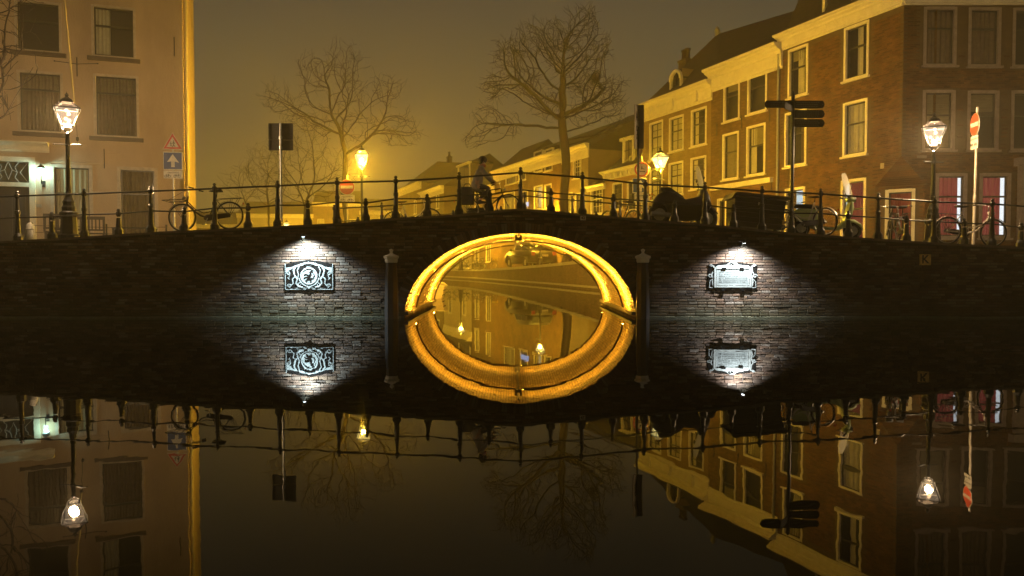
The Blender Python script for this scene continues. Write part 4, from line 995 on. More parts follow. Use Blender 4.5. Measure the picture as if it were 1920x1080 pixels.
# --- left white house
zL = 13.5
M_plas = mat('off_white_plaster', (.52, .40, .28), .85, (.38, .28, .19), .9, detail=9, coords='World', bump=.35, bscale=20, stretch=(1, 1, .38))
def wl(*a, **k): return (FL.rect(*a), k)
M_lf = mat('cream_window_frame', (.55, .47, .38), .55)
WL = [wl(172, 254, 12, 108, fw=.07, rail=.62, cur='right', case=M_lf), wl(28, 115, 2, 97, fw=.07, rail=.62, case=M_lf), wl(176, 260, 141, 257, fw=.07, rail=.72, blind=.26, case=M_lf, cur='full', ckind='brown'), wl(33, 118, 134, 248, fw=.07, rail=.72, blind=.24, case=M_lf, cur='full', ckind='brown'),
      wl(221, 296, 314, 462, fw=.10, rail=.68, case=M_lf, cur='full', ckind='brown'), wl(96, 174, 309, 460, fw=.10, rail=.66, case=M_lf, cur='full', ckind='pale'), wl(176, 256, -115, -15, fw=.07, case=M_lf), wl(30, 113, -130, -25, fw=.07, case=M_lf)]
door = FL.rect(-30, 60, 300, 468)
lh = thing('plastered_house', 'big off-white plastered corner house on the left bank behind the near lantern', 'house', (-15, 30, .3))
mb = MB(); wall_cells(mb, FL, 0, 9.5, .3, zL, [w_[0] for w_ in WL] + [door]); 
mb.build('wall', M_plas, lh, True)
body(lh, FL, 0.001, 9.5, .3, zL, M_plas, 6)
for r, kw in WL: window(lh, FL, r, **kw)
for r, kw in WL[:4]:
    b = MB(); fbox(b, FL, r[0] - .14, r[1] + .14, 0, .12, r[2] - .15, r[2] - .02); b.build('stone_sill', mat('dark_stone_sill', (.12, .09, .07), .7), lh, True)
# door with leaded fanlight
fr = MB(); a, b, c, d = door; zt2 = FL.z_at(30, 346)
for q in ((a - .12, a + .06, c, d + .12), (b - .06, b + .14, c, d + .12), (a + .06, b - .06, d - .04, d + .12), (a, b, zt2 - .07, zt2 + .07)): fbox(fr, FL, q[0], q[1], -.12, .05, q[2], q[3])
dr = fr.build('door', M_white, lh, True)
pn = MB(); fbox(pn, FL, a + .06, b - .06, -.14, -.08, c, zt2 - .07)
for k in range(3): fbox(pn, FL, a + .2 + k * (b - a - .2) / 3, a + .05 + (k + 1) * (b - a - .2) / 3, -.08, -.065, c + .3, zt2 - .3)
pn.build('door_leaf', mat('slate_door_paint', (.045, .045, .055), .4, (.035, .035, .042), 3), dr, True)
gl = MB(); gl.quad(FL.P(a + .06, -.09, zt2 + .07), FL.P(b - .06, -.09, zt2 + .07), FL.P(b - .06, -.09, d - .04), FL.P(a + .06, -.09, d - .04)); gl.build('fanlight_pane', M_glass, dr, True)
ld = MB(); z0_, z1_ = zt2 + .07, d - .04; cs = (a + b) / 2
def LP(u, v): return FL.P(cs + u * .62, -.085, z0_ + (z1_ - z0_) * v)
for pl in ([(-.9, .95), (-.55, .5), (-.9, .05)], [(.9, .95), (.55, .5), (.9, .05)], [(-.5, .98), (-.3, .75), (-.42, .5), (-.3, .25), (-.5, .02)], [(.5, .98), (.3, .75), (.42, .5), (.3, .25), (.5, .02)], [(0, 1), (-.18, .6), (0, .15), (.18, .6), (0, 1)], [(-.42, .5), (-.18, .6)], [(.42, .5), (.18, .6)]):
    ld.tube([LP(*p) for p in pl], .012, 5)
ld.build('leaded_tracery', mat('pale_lead', (.5, .52, .5), .5), dr, True)
bk = MB(); bk.quad(FL.P(a, -.8, c), FL.P(b, -.8, c), FL.P(b, -.8, d), FL.P(a, -.8, d)); bk.build('hall', mat('dim_hall', (.12, .13, .13), .8), dr, True)
cornice(lh, FL, FL.s_at(86, 272), 9.5, FL.z_at(50, 267), .32, .34, M_white, 'door_cornice')
fb = MB(); fbox(fb, FL, FL.s_at(316, 280), FL.s_at(96, 275), 0, .035, FL.z_at(200, 287), FL.z_at(200, 280)); fb.build('string_course', M_plas, lh, True)
fb = MB(); fbox(fb, FL, FL.s_at(195, 290), FL.s_at(97, 290), 0, .09, FL.z_at(150, 305), FL.z_at(150, 283)); fb.build('fascia_panel', M_plas, lh, True)
for (x, y0, y1, nm) in ((196, 280, 316, 1), (145, 108, 144, 0), (327, 70, 106, 1)):
    s = FL.s_at(x, (y0 + y1) / 2); a_ = MB(); a_.tube([FL.P(s, .05, FL.z_at(x, y1)), FL.P(s, .05, FL.z_at(x, y0))], .018, 6)
    if x == 145: a_.tube([FL.P(FL.s_at(103, 116), .06, FL.z_at(103, 115)), FL.P(s, .07, FL.z_at(145, 121)), FL.P(FL.s_at(184, 120), .06, FL.z_at(184, 120))], .012, 6); a_.sphere(FL.P(FL.s_at(103, 116), .06, FL.z_at(103, 115)), .03, 6); a_.sphere(FL.P(FL.s_at(184, 120), .06, FL.z_at(184, 120)), .03, 6)
    a_.build('wall_anchor', M_iron, lh, True)
nb = MB(); s = FL.s_at(73, 386); fbox(nb, FL, s - .08, s + .08, 0, .03, FL.z_at(73, 389), FL.z_at(73, 383)); nb.build('door_plate', M_galv, lh, True)
pl = MB(); 
for (p0, p1) in (((62, 382), (95, 460)), ((176, 315), (216, 460)), ((300, 315), (313, 460))): pass
# corner rainwater pipe and lit side front
pp = MB(); pp.tube([FS.P(.25, .1, .6), FS.P(.25, .1, zL)], .07, 10); pp.build('downpipe', M_cream, lh, True)
sd = MB(); wall_cells(sd, FS, .02, 9, .3, zL, [(2.2, 3.3, 5.3, 7.2), (5.2, 6.3, 5.3, 7.2), (2.2, 3.3, 2.0, 4.1)], o=.004); sd.build('side_front', M_cream, lh, True)
for r in ((2.2, 3.3, 5.3, 7.2), (5.2, 6.3, 5.3, 7.2), (2.2, 3.3, 2.0, 4.1)): window(lh, FS, r, case=M_white)
pole = thing('leaning_flagpole', 'long pale pole leaning across the off-white house above the near lantern', 'pole', tuple(FL.P(FL.s_at(141, 195), .3, FL.z_at(141, 195))))
a_ = MB(); p0 = FL.P(FL.s_at(141, 200), .12, FL.z_at(141, 200)); p1 = FL.P(FL.s_at(118, -30, 1.0), 1.0, FL.z_at(118, -30, 1.0)); a_.tube([p0, p1], [.035, .028], 8); a_.build('shaft', M_cream, pole, True)
a_ = MB(); a_.tube([p0 + Vector((0, .1, 0)), p0, p0 + Vector((.02, -.06, -.1))], .03, 6); a_.build('socket', M_iron, pole, True)
a_ = MB(); q0 = FL.P(FL.s_at(143, 200), .15, FL.z_at(143, 200)); q1 = FL.P(FL.s_at(147, 262), .15, FL.z_at(147, 262)); a_.tube([q0, q1], .008, 4); a_.lathe([(.0, -.1), (.05, -.04), (.045, .06), (0, .08)], q1, 8); a_.build('halyard', M_iron, pole, True)
# next house on the left quay, lower with lit cornice
for (sa, sb, zt, lab, wm) in ((9.3, 15, 10.2, 'yellow-lit narrow side front with cornice just behind the off-white house', M_cream), (15, 30, 8.0, 'low house farther along the left quay', BRK[2]), (30, 50, 7.0, 'farthest house on the left quay behind the bare trees', BRK[1])):
    house('quay_house', lab, FS, sa, sb, zt, wm, autowin(FS, sa, sb, 3, [(2, 4.1), (5.3, 7.0)] if zt > 9 else [(2, 4.1)]), corn=dict(h=.7, pr=.35), rf=('ridge', 2.0), depth=7)
wl_ = thing('wall_lantern', 'small wall lantern glowing cool white beside the left front door', 'lamp', tuple(FL.P(FL.s_at(80, 330), .0, FL.z_at(80, 330))))
lp = FL.P(FL.s_at(77, 322, .28), .28, FL.z_at(77, 322, .28)); wp = FL.P(FL.s_at(82, 344), 0, FL.z_at(82, 345))
a_ = MB(); a_.box(tuple(wp), (.1, .06, .22), math.atan2(FL.d[1], FL.d[0])); a_.tube([wp, FL.P(FL.s_at(80, 342), .15, wp.z - .02), lp - Vector((0, 0, .2)), lp - Vector((0, 0, .12))], .015, 6); a_.build('bracket', M_iron, wl_, True)
a_ = MB(); a_.lathe([(.15, .12), (.13, .15), (.05, .22), (.02, .25), (0, .27)], lp, 6); a_.build('hood', M_iron, wl_, True)
a_ = MB(); a_.lathe([(.07, -.13), (.12, .12)], lp, 6); a_.v = a_.v; a_.build('glass', glass_mat('wall_lamp_glass', (.9, 1, .97), (.6, 1, .92), 1.6), wl_, True)
ld_ = bpy.data.lights.new('wall_lantern_bulb', 'POINT'); ld_.energy = 38; ld_.color = (.62, 1.0, .88); ld_.shadow_soft_size = .05
lo_ = bpy.data.objects.new('wall_lantern_bulb', ld_); C.objects.link(lo_); lo_.parent = wl_; lo_.location = lp - wl_.location

# ---------------------------------------------------------------- lanterns
def lantern(label, loc, H, col, power, glow, gs, rz=0, grp=None, near=True, width=.62):
    t = thing('street_lantern', label, 'street lamp', loc, 0, grp); k = width / .62
    a = MB(); a.lathe([(.24, -.05), (.24, .12), (.19, .16), (.17, .55), (.20, .60), (.20, .66), (.14, .70), (.15, .78), (.12, .84), (.13, .92), (.10, .98), (.085, 1.02)], (0, 0, 0), 10); a.build('pedestal', M_iron, t)
    zb = H - .95
    a = MB(); a.lathe([(.08, 1.02), (.055, 1.2), (.062, 1.24), (.05, 1.3), (.045, zb - .3), (.06, zb - .28), (.05, zb - .22), (.04, zb - .05), (.055, zb), (.03, zb + .03)], (0, 0, 0), 10); a.build('shaft', M_iron, t)
    a = MB(); a.tube([(-.30, 0, zb - .26), (.30, 0, zb - .26)], .012, 6); a.sphere((-.3, 0, zb - .26), .02, 6); a.sphere((.3, 0, zb - .26), .02, 6)
    a.v = [tuple(Matrix.Rotation(rz * .3, 3, 'Z') @ Vector(v)) for v in a.v]; a.build('ladder_bar', M_iron, t)
    z0, z1 = zb + .16, zb + .16 + .42; r0, r1 = .15 * k * 1.1, .29 * k * 1.3; N4 = 4
    R = lambda r, i: (r * math.cos(rz + PI / 4 + i * PI / 2), r * math.sin(rz + PI / 4 + i * PI / 2))
    hd = MB()
    for i in range(4):
        hd.tube([(0, 0, zb + .01), (*R(r0 * .8, i), zb + .1), (*R(r0, i), z0)], .012, 5)
        hd.tube([(*R(r0, i), z0), (*R(r1, i), z1)], .012, 5)
        hd.tube([(*R(r0, i), z0), (*R(r0, i + 1), z0)], .014, 5); hd.tube([(*R(r1, i), z1), (*R(r1, i + 1), z1)], .016, 5)
        hd.tube([(*R(r1, i), z1), (*R(r1 * .42, i), z1 + .14)], .012, 5)
    hdo = hd.build('lantern_frame', M_iron, t)
    gm = glass_mat('lantern_glass_' + ('warm' if near else 'sodium'), (.96, .93, .85), glow, gs)
    for i in range(4):
        g = MB(); g.quad((*R(r0, i), z0), (*R(r0, i + 1), z0), (*R(r1, i + 1), z1), (*R(r1, i), z1)); g.build('pane', gm, hdo)
    rf = MB()
    for i in range(4): rf.quad((*R(r1, i), z1 + .006), (*R(r1, i + 1), z1 + .006), (*R(r1 * .42, i + 1), z1 + .145), (*R(r1 * .42, i), z1 + .145))
    rf.build('roof_glass', glass_mat('lantern_roof_' + ('warm' if near else 'sodium'), (.5, .42, .35), glow, gs * .35), hdo)
    cp = MB(); cp.lathe([(r1 * .5, z1 + .14), (r1 * .42, z1 + .17), (r1 * .3, z1 + .23), (.05, z1 + .27), (.03, z1 + .3), (.05, z1 + .33), (.01, z1 + .38), (0, z1 + .42)], (0, 0, 0), 8); cp.build('cap', M_iron, t)
    bm = MB()
    if near:
        for (x, y, z) in ((.04, 0, .30), (-.06, .05, .2), (.07, -.04, .14), (0, -.03, .38)): bm.sphere((x, y, z0 + z), .04, 10)
    else: bm.sphere((0, 0, z0 + .22), .07, 10, (1, 1, 1.3))
    bm.build('bulb', emit_mat('bulb_' + ('warm' if near else 'sodium'), (1, .62, .34) if near else (1, .72, .16), 6 if near else 14), t)
    ld = bpy.data.lights.new('lantern_light', 'POINT'); ld.energy = power; ld.color = col; ld.shadow_soft_size = .09
    lo = bpy.data.objects.new('lantern_light', ld); C.objects.link(lo); lo.parent = t; lo.location = (0, 0, z0 + .2)
    return t
def lamp_at(px, pytop, Y, label, **k):
    p = pt(px, pytop, Y); g = G(p.x, Y); return lantern(label, (p.x, Y, g), p.z - g, **k)
near = dict(col=WARM, power=P_NEAR, glow=(1, .78, .58), gs=.32, near=True)
sod = dict(col=SODIUM, power=P_SODIUM, glow=(1, .86, .32), gs=1.1, near=False, grp=None)
lamp_at(125, 175, 17.95, 'ornate iron street lantern glowing warm white at the left end of the bridge', rz=.55, **near)
lamp_at(1752, 212, 18.7, 'ornate iron street lantern glowing warm white in front of the corner house', rz=1.05, width=.60, **near)
lamp_at(678, 272, 29, 'yellow glowing street lantern over the round traffic sign on the left quay', rz=.3, width=.58, **dict(sod, power=P_SODIUM * 2.6))
lamp_at(1238, 277, 29, 'yellow glowing street lantern above the black motorcycle', rz=.3, width=.58, **sod)
sod = dict(sod, power=P_SODIUM * 1.5)
def lamp_xy(X, Y, H, label, **k): lantern(label, (X, Y, G(X, Y)), H, **k)
lamp_xy(pt(1013, 400, 51).x, 51, 3.95, 'street lantern on the right quay seen only in the water under the arch, nearer one', rz=.3, **sod)
lamp_xy(pt(857, 430, 62).x + .3, 62, 3.8, 'street lantern on the right quay seen only in the water under the arch, farther one', rz=.3, **sod)
lamp_xy(pt(790, 430, 84).x, 84, 3.8, 'added unseen street lantern farthest along the right quay, lighting the far fronts', rz=.3, **sod)  # added lamp without a visible source, lights the far house fronts
lamp_at(537, 412, 70, 'low distant street lantern glowing just above the bridge edge at left', rz=.2, **sod)
lamp_xy(-27, 101, 4, 'added unseen street lantern brightening the houses at the end of the canal', rz=.2, **dict(sod, power=P_SODIUM * 5))  # extra lamp hidden from view, put in to brighten the end houses
# ---------------------------------------------------------------- bare trees
def grow(base, ztr, lobes, n, step=.28, seed=1, lean=(0, 0), kill=.34, infl=5.0, r0=.0080, rmax=None):
    R = np.random.default_rng(seed); A = []
    tot = sum(l[6] for l in lobes)
    for (cx, cy_, cz, rx, ry, rz, wt) in lobes:
        k = int(n * wt / tot); d = R.normal(size=(k, 3)); d /= np.linalg.norm(d, axis=1)[:, None]
        rad = R.uniform(.15, 1, k) ** .45; A.append(d * rad[:, None] * [rx, ry, rz] + [cx, cy_, cz])
    A = np.vstack(A); nodes_ = [np.array(base, float)]; par = [-1]
    p = nodes_[0].copy(); ph = R.uniform(0, 6)
    while p[2] < ztr:
        f = (p[2] - base[2]) / max(.1, ztr - base[2]); p = p + np.array([lean[0] * step + .03 * math.sin(ph + p[2] * 1.3), lean[1] * step + .02 * math.cos(p[2]), step]); nodes_.append(p.copy()); par.append(len(nodes_) - 2)
    Nn = np.array(nodes_); D = np.linalg.norm(A[:, None, :] - Nn[None], axis=2); best = D.argmin(1); bd = D.min(1)
    alive = np.ones(len(A), bool)
    for it in range(130):
        act = alive & (bd < infl)
        if not act.any(): infl *= 1.5; 
        if infl > 40: break
        idx = np.where(act)[0]
        if len(idx) == 0: continue
        vec = A[idx] - np.array(nodes_)[best[idx]]; vec /= np.linalg.norm(vec, axis=1)[:, None] + 1e-9
        acc = {}
        for b, v in zip(best[idx], vec): acc[b] = acc.get(b, 0) + v
        new = []
        for b, v in acc.items():
            pb = nodes_[b]; q = v / (np.linalg.norm(v) + 1e-9)
            if par[b] >= 0:
                q0 = pb - nodes_[par[b]]; q = q * .62 + q0 / (np.linalg.norm(q0) + 1e-9) * .42
            q = q + R.normal(0, .13, 3) + np.array([0, 0, .03]); q /= np.linalg.norm(q)
            new.append((pb + q * step, b))
        s0 = len(nodes_)
        for q, b in new: nodes_.append(q); par.append(b)
        Q = np.array([q for q, _ in new]); al = np.where(alive)[0]
        D = np.linalg.norm(A[al][:, None, :] - Q[None], axis=2); m = D.min(1); am = D.argmin(1); imp = m < bd[al]
        bd[al[imp]] = m[imp]; best[al[imp]] = s0 + am[imp]
        alive[al[bd[al] < kill]] = False
        if not alive.any() or len(nodes_) > 9000: break
    # twigs
    kids = [0] * len(nodes_)
    for q in par[1:]: kids[q] += 1
    base_n = len(nodes_)
    for i in range(base_n):
        if par[i] < 0 or nodes_[i][2] < ztr + .5: continue
        cnt = 2 if kids[i] == 0 else (1 if R.random() < .30 else 0)
        for _ in range(cnt):
            q0 = nodes_[i] - nodes_[par[i]]; q0 /= np.linalg.norm(q0); d = q0 + R.normal(0, .55, 3) + np.array([0, 0, .15]); d /= np.linalg.norm(d); k = i
            for j in range(int(R.integers(1, 4))):
                d = d + R.normal(0, .18, 3) + np.array([0, 0, .06]); d /= np.linalg.norm(d)
                nodes_.append(nodes_[k] + d * step * .75); par.append(k); k = len(nodes_) - 1
    Np = np.array(nodes_); par = np.array(par); rad = np.zeros(len(Np))
    ex = 2.25; s = np.zeros(len(Np)); kc = np.zeros(len(Np), int)
    for q in par[1:]: kc[q] += 1
    for i in range(len(Np) - 1, -1, -1):
        if kc[i] == 0: s[i] = r0 ** ex
        if par[i] >= 0: s[par[i]] += s[i]
    # order is parent before child, so the single backward pass is complete
    rad = s ** (1 / ex)
    if rmax and rad[0] > rmax:
        g = math.log(rmax / r0) / math.log(rad[0] / r0); rad = r0 * (rad / r0) ** g
    z = Np[:, 2] - base[2]; rad = rad * (1 + .5 * np.exp(-z / .35) * (rad > .12))
    return Np, par, rad
def tree_obj(name, label, base, ztr, lobes, n, grp=None, thick=.05, **k):
    Np, par, rad = grow(base, ztr, lobes, n, **k)
    t = thing(name, label, 'tree', tuple(base), 0, grp)
    for part, sel, sides in (('trunk', lambda r: r >= thick, 8), ('crown', lambda r: r < thick, 4)):
        V = []; Fc = []
        for i in range(1, len(Np)):
            j = par[i]
            if not sel(rad[i]): continue
            a, b = Np[j], Np[i]; d = b - a; l = np.linalg.norm(d); d = d / l
            g = Np[par[j]] if par[j] >= 0 else a - [0, 0, 1]
            u = np.cross(d, [.31, .9, .2]); u /= np.linalg.norm(u); v = np.cross(d, u)
            d0 = a - g; d0 = d0 / np.linalg.norm(d0); u0 = np.cross(d0, [.31, .9, .2]); u0 /= np.linalg.norm(u0); v0 = np.cross(d0, u0)
            ra = min(rad[j], rad[i] * 1.35) ; rb = rad[i]; kk = len(V)
            for q in range(sides):
                an = 2 * PI * q / sides; V.append(a + (u0 * math.cos(an) + v0 * math.sin(an)) * ra)
            for q in range(sides):
                an = 2 * PI * q / sides; V.append(b + (u * math.cos(an) + v * math.sin(an)) * rb)
            for q in range(sides): Fc.append((kk + q, kk + (q + 1) % sides, kk + sides + (q + 1) % sides, kk + sides + q))
        mb = MB(); mb.v = [tuple(x) for x in V]; mb.f = Fc; mb.uv = [None] * len(Fc)
        mb.build(part, M_bark, t, True, smooth=True)
    return t
M_bark = mat('bare_bark', (.055, .042, .03), .9, (.035, .027, .02), 4, bump=.6, bscale=18, stretch=(1, 1, .25))
def lobe(px, py, Y, rx, rz, ry, wt, dy=0):
    p = pt(px, py, Y); s = Y / F; return (p.x, Y + dy, p.z, rx * s, ry, rz * s, wt)
# big tree on the right quay
Y = 42; b = pt(1062, 400, Y)
tree_obj('bare_tree', 'tall bare tree with a wide rounded crown on the right quay before the houses', (b.x, Y, 1.1), 9.4,
         [lobe(x_, y_, Y, r_, r_ * .8, 2.0, w_, dy_) for x_, y_, r_, w_, dy_ in ((1000, 78, 34, 1.1, 0), (1042, 60, 30, 1.0, .6), (1092, 52, 30, 1.0, -.5), (1122, 95, 28, .9, .3), (958, 108, 32, 1.0, -.3), (985, 150, 34, 1.0, .8), (930, 158, 26, .7, 0), (1060, 120, 40, 1.3, -1), (1105, 150, 36, 1.1, .8), (1028, 190, 36, .9, 1.2), (915, 222, 34, .9, .2), (955, 240, 30, .7, -.6), (886, 262, 24, .5, 0), (1140, 205, 34, .9, 0), (1090, 220, 34, .7, -1), (1168, 238, 28, .6, .4), (1150, 168, 22, .5, 0))], 4300, seed=11, step=.24, kill=.25, lean=(-.018, 0), rmax=.34, infl=3.6)
Y = 46; b = pt(650, 400, Y)
tree_obj('bare_tree', 'large bare tree with clumped branches behind the left yellow street lamp', (b.x, Y, 1.2), 7.6,
         [lobe(530, 190, Y, 38, 28, 2, 1.2), lobe(575, 225, Y, 40, 28, 2, .9), lobe(588, 140, Y, 34, 34, 2, 1.6), lobe(645, 120, Y, 34, 38, 2, 1.5), lobe(660, 175, Y, 30, 30, 2, .9), lobe(722, 172, Y, 30, 30, 2, 1.3), lobe(745, 245, Y, 42, 35, 2.5, .9), lobe(650, 230, Y, 60, 40, 3, .8)], 1350, seed=5, step=.27, kill=.32, lean=(-.03, 0), rmax=.30, infl=3.4)
Y = 56; b = pt(575, 410, Y)
tree_obj('bare_tree', 'middle-sized bare tree right of the dark sign board, with long side branches', (b.x, Y, 1.1), 4.6,
         [lobe(575, 320, Y, 95, 70, 3, 3), lobe(570, 260, Y, 50, 50, 3, 1)], 750, seed=8, step=.34, kill=.5, rmax=.28)
Y = 66; b = pt(507, 410, Y)
tree_obj('bare_tree', 'smaller bare tree left of the dark sign board pole', (b.x, Y, 1.0), 4.4,
         [lobe(503, 330, Y, 50, 60, 3, 3)], 480, seed=9, step=.36, kill=.5, rmax=.22)
Y = 74; b = pt(462, 410, Y)
tree_obj('bare_tree', 'smallest faint bare tree just right of the parked bicycle', (b.x, Y, 1.0), 3.6,
         [lobe(460, 345, Y, 42, 36, 2.5, 3)], 330, seed=10, step=.36, kill=.5, rmax=.2)
tree_obj('bare_tree', 'bare tree whose twigs reach in over the top left corner', (-14.6, 19.4, 1.8), 3.6,
         [(-13.9, 19.4, 6.9, 1.7, 1.2, 2.3, 3)], 330, seed=14, step=.2, kill=.3, rmax=.12)

# ---------------------------------------------------------------- bicycles
def M_frame(n, c): return mat('bicycle_paint_' + n, c, .35, tuple(x * .8 for x in c))
def make_bike(frame='black', kind='step', rack=True, basket=False, crate=False, child=False):
    fm = {'black': M_iron, 'cream': M_frame('cream', (.55, .5, .42)), 'white': M_frame('white', (.62, .6, .56)), 'grey': M_frame('grey', (.2, .19, .18))}[frame]
    t = thing('bicycle', 'bicycle', 'bicycle'); R = .335; xr, xf = -.56, .56
    hub = (xf, 0, R)
    for x in (xr, xf):
        w_ = MB(); w_.torus((x, 0, R), R - .018, .019, 'y', 30, 6); wo = w_.build('wheel', M_rubber, t, smooth=True)
        r = MB(); r.torus((x, 0, R), R - .042, .011, 'y', 30, 5); r.build('rim', M_chrome, wo)
        s = MB()
        for i in range(18):
            a = 2 * PI * i / 18 + .05; s.tube([(x, .02 * (-1) ** i, R), (x + (R - .04) * math.cos(a), 0, R + (R - .04) * math.sin(a))], .0016, 3, cap=False)
        s.lathe([(.02, -.05), (.028, -.03), (.028, .03), (.02, .05)], (x, 0, R), 8, axis='y'); s.build('spokes', M_chrome, wo)
        fd = MB(); n = 12; a0, a1 = ((.05 * PI, .92 * PI) if x < 0 else (.12 * PI, .80 * PI)); pr = None
        for i in range(n + 1):
            a = a0 + (a1 - a0) * i / n; q = [(x + (R + .018) * math.cos(a), yy, R + (R + .018) * math.sin(a)) for yy in (-.025, .025)]
            if pr: fd.quad(pr[0], pr[1], q[1], q[0])
            pr = q
        fd.build('mudguard', fm, t)
    bb = (-.08, 0, .29); seat = (-.27, 0, .80); head_t = (.40, 0, .84); head_b = (.435, 0, .66)
    f = MB(); f.tube([bb, seat], .016, 8); f.tube([head_t, head_b], .02, 8)
    if kind == 'step':
        f.tube([head_b, (.30, 0, .50), (.12, 0, .36), bb], .020, 8); f.tube([(.425, 0, .72), (.26, 0, .53), (.05, 0, .42), (-.14, 0, .45)], .012, 6)
    else:
        f.tube([head_b, bb], .018, 8); f.tube([head_t, seat], .015, 8)
    for y in (-.05, .05): f.tube([bb, (xr, y, R)], .009, 6); f.tube([(-.25, 0, .74), (xr, y, R)], .008, 6)
    f.build('frame', fm, t, smooth=True)
    fk = MB()
    for y in (-.045, .045): fk.tube([(head_b[0], 0, head_b[2]), (.455, y, .62), (.50, y, .50), (xf, y, R)], .011, 6)
    fk.build('fork', M_chrome if frame in ('cream', 'white') else fm, t)
    hb = MB(); hb.tube([head_t, (.385, 0, .98)], .012, 6); hb.tube([(.17, -.28, .98), (.28, -.27, 1.01), (.40, -.1, 1.0), (.40, .1, 1.0), (.28, .27, 1.01), (.17, .28, .98)], .011, 6); hb.build('handlebar', M_chrome, t, smooth=True)
    for y in (-.28, .28): g = MB(); g.tube([(.15, y, .975), (.26, y * .98, 1.003)], .017, 6); g.build('grip', M_rubber, t)
    sd = MB(); sd.tube([seat, (-.285, 0, .90)], .012, 6); sd.puffy([(-.42, .90), (-.40, .96), (-.32, .955), (-.15, .945), (-.10, .925), (-.2, .90)], .085, e=.3); sd.build('saddle', M_rubber, t, smooth=True)
    cc = MB(); cc.puffy([(-.60, .29), (-.62, .34), (-.58, .39), (-.05, .37), (.02, .33), (.02, .26), (-.05, .22)], .025, .07); cc.build('chain_case', M_iron, t)
    pd = MB(); pd.tube([(-.08, .1, .29), (-.02, .11, .14)], .009, 5); pd.box((-.02, .15, .13), (.09, .08, .02)); pd.tube([(-.08, -.08, .29), (-.14, -.09, .44)], .009, 5); pd.box((-.14, -.13, .45), (.09, .08, .02)); pd.build('crank', M_chrome, t)
    hl = MB(); hl.lathe([(.0, -.06), (.035, -.03), (.045, .03), (.04, .035), (0, .036)], (.50, 0, .80), 10, axis='x'); hl.build('headlight', M_chrome, t)
    if rack:
        rk = MB()
        for y in (-.055, .055): rk.tube([(-.24, y, .70), (-.36, y, .735), (-.86, y, .735)], .007, 5); rk.tube([(-.62, y, .735), (xr, y * 1.05, R)], .006, 5); rk.tube([(-.80, y, .735), (xr, y * 1.05, R)], .006, 5)
        for x in (-.4, -.55, -.7, -.86): rk.tube([(x, -.055, .735), (x, .055, .735)], .006, 5)
        rk.build('rear_rack', M_iron, t)
    if basket:
        bk = MB()
        for z in (.735, .74):
            bk.tube([(.50, -.19, z), (.94, -.19, z), (.94, .19, z), (.50, .19, z)], .008, 5, closed=True)
        for k in range(5): bk.tube([(.50 + .11 * k, -.19, .737), (.50 + .11 * k, .19, .737)], .006, 5)
        bk.tube([(.45, 0, .98), (.92, 0, .74)], .005, 4); bk.tube([(.80, -.06, .737), (xf, -.06, R)], .006, 5); bk.tube([(.80, .06, .737), (xf, .06, R)], .006, 5); bk.tube([(.50, 0, .737), (.44, 0, .74)], .012, 5)
        bk.build('front_rack', M_iron, t)
    if crate:
        bx = MB()
        for (c, d) in (((.72, 0, .76), (.38, .30, .02)), ((.72, .15, .86), (.38, .02, .2)), ((.72, -.15, .86), (.38, .02, .2)), ((.91, 0, .86), (.02, .28, .2)), ((.53, 0, .86), (.02, .28, .2))): bx.box(c, d)
        bx.build('crate', mat('yellow_crate_plastic', (.55, .38, .05), .5), t)
    ks = MB(); ks.tube([(-.14, .05, .26), (-.20, .2, .01)], .008, 5); ks.build('kickstand', M_chrome, t)
    rl = MB(); rl.box((-.90, 0, .60), (.02, .05, .05)); rl.build('rear_light', mat('red_reflector', (.35, .02, .02), .3), t)
    t.location.z = -50
    return t
def at_deck(px, Y, dz=0): 
    x = ray(px, 430)[0] * Y; return (x, Y, G(x, Y) + .02 + dz)
bk0 = make_bike('black', 'step', True, True)
slope = lambda X: math.atan((topz(X + .5) - topz(X - .5)))
def put_bike(src, px, Y, rz, label, lean=.0, first=False, grp=None):
    l = at_deck(px, Y); o = place(src, l, rz, label, grp, first); sl = slope(l[0]) if Y < YB else 0
    o.rotation_euler = (lean, -sl * math.cos(rz), rz); return o
put_bike(bk0, 387, YR + .28, PI, 'black step-through bicycle with front rack parked against the railing left of the bridge', .04, True)
bk1 = make_bike('cream', 'step', True)
put_bike(bk1, 1818, YR + .55, .03, 'pale-framed bicycle in front of the red-curtained windows at far right', .03, True)
bk2 = make_bike('white', 'step', False)
put_bike(bk2, 1508, YR + .75, PI - 1.0, 'pale-framed ladies bicycle parked at an angle left of the green scooter', -.05, True)
put_bike(bk0, 1474, 19.9, .55, 'black bicycle half hidden behind the dark storage box', .04)
bk3 = make_bike('black', 'diamond', True)
put_bike(bk3, 1668, 19.2, 1.15, 'black bicycle seen end-on at the left of the pair by the lamp post', .05, True)
put_bike(bk0, 1692, 19.0, 1.25, 'black bicycle with front rack seen end-on next to the lamp post', -.05)
put_bike(bk3, 1160, YR2 - .3, 2.2, 'bicycle leaning on the back railing right of the crown of the bridge', .12)
put_bike(bk1, 775, YR2 - .3, .15, 'pale bicycle leaning on the back railing left of the cyclist', .12)
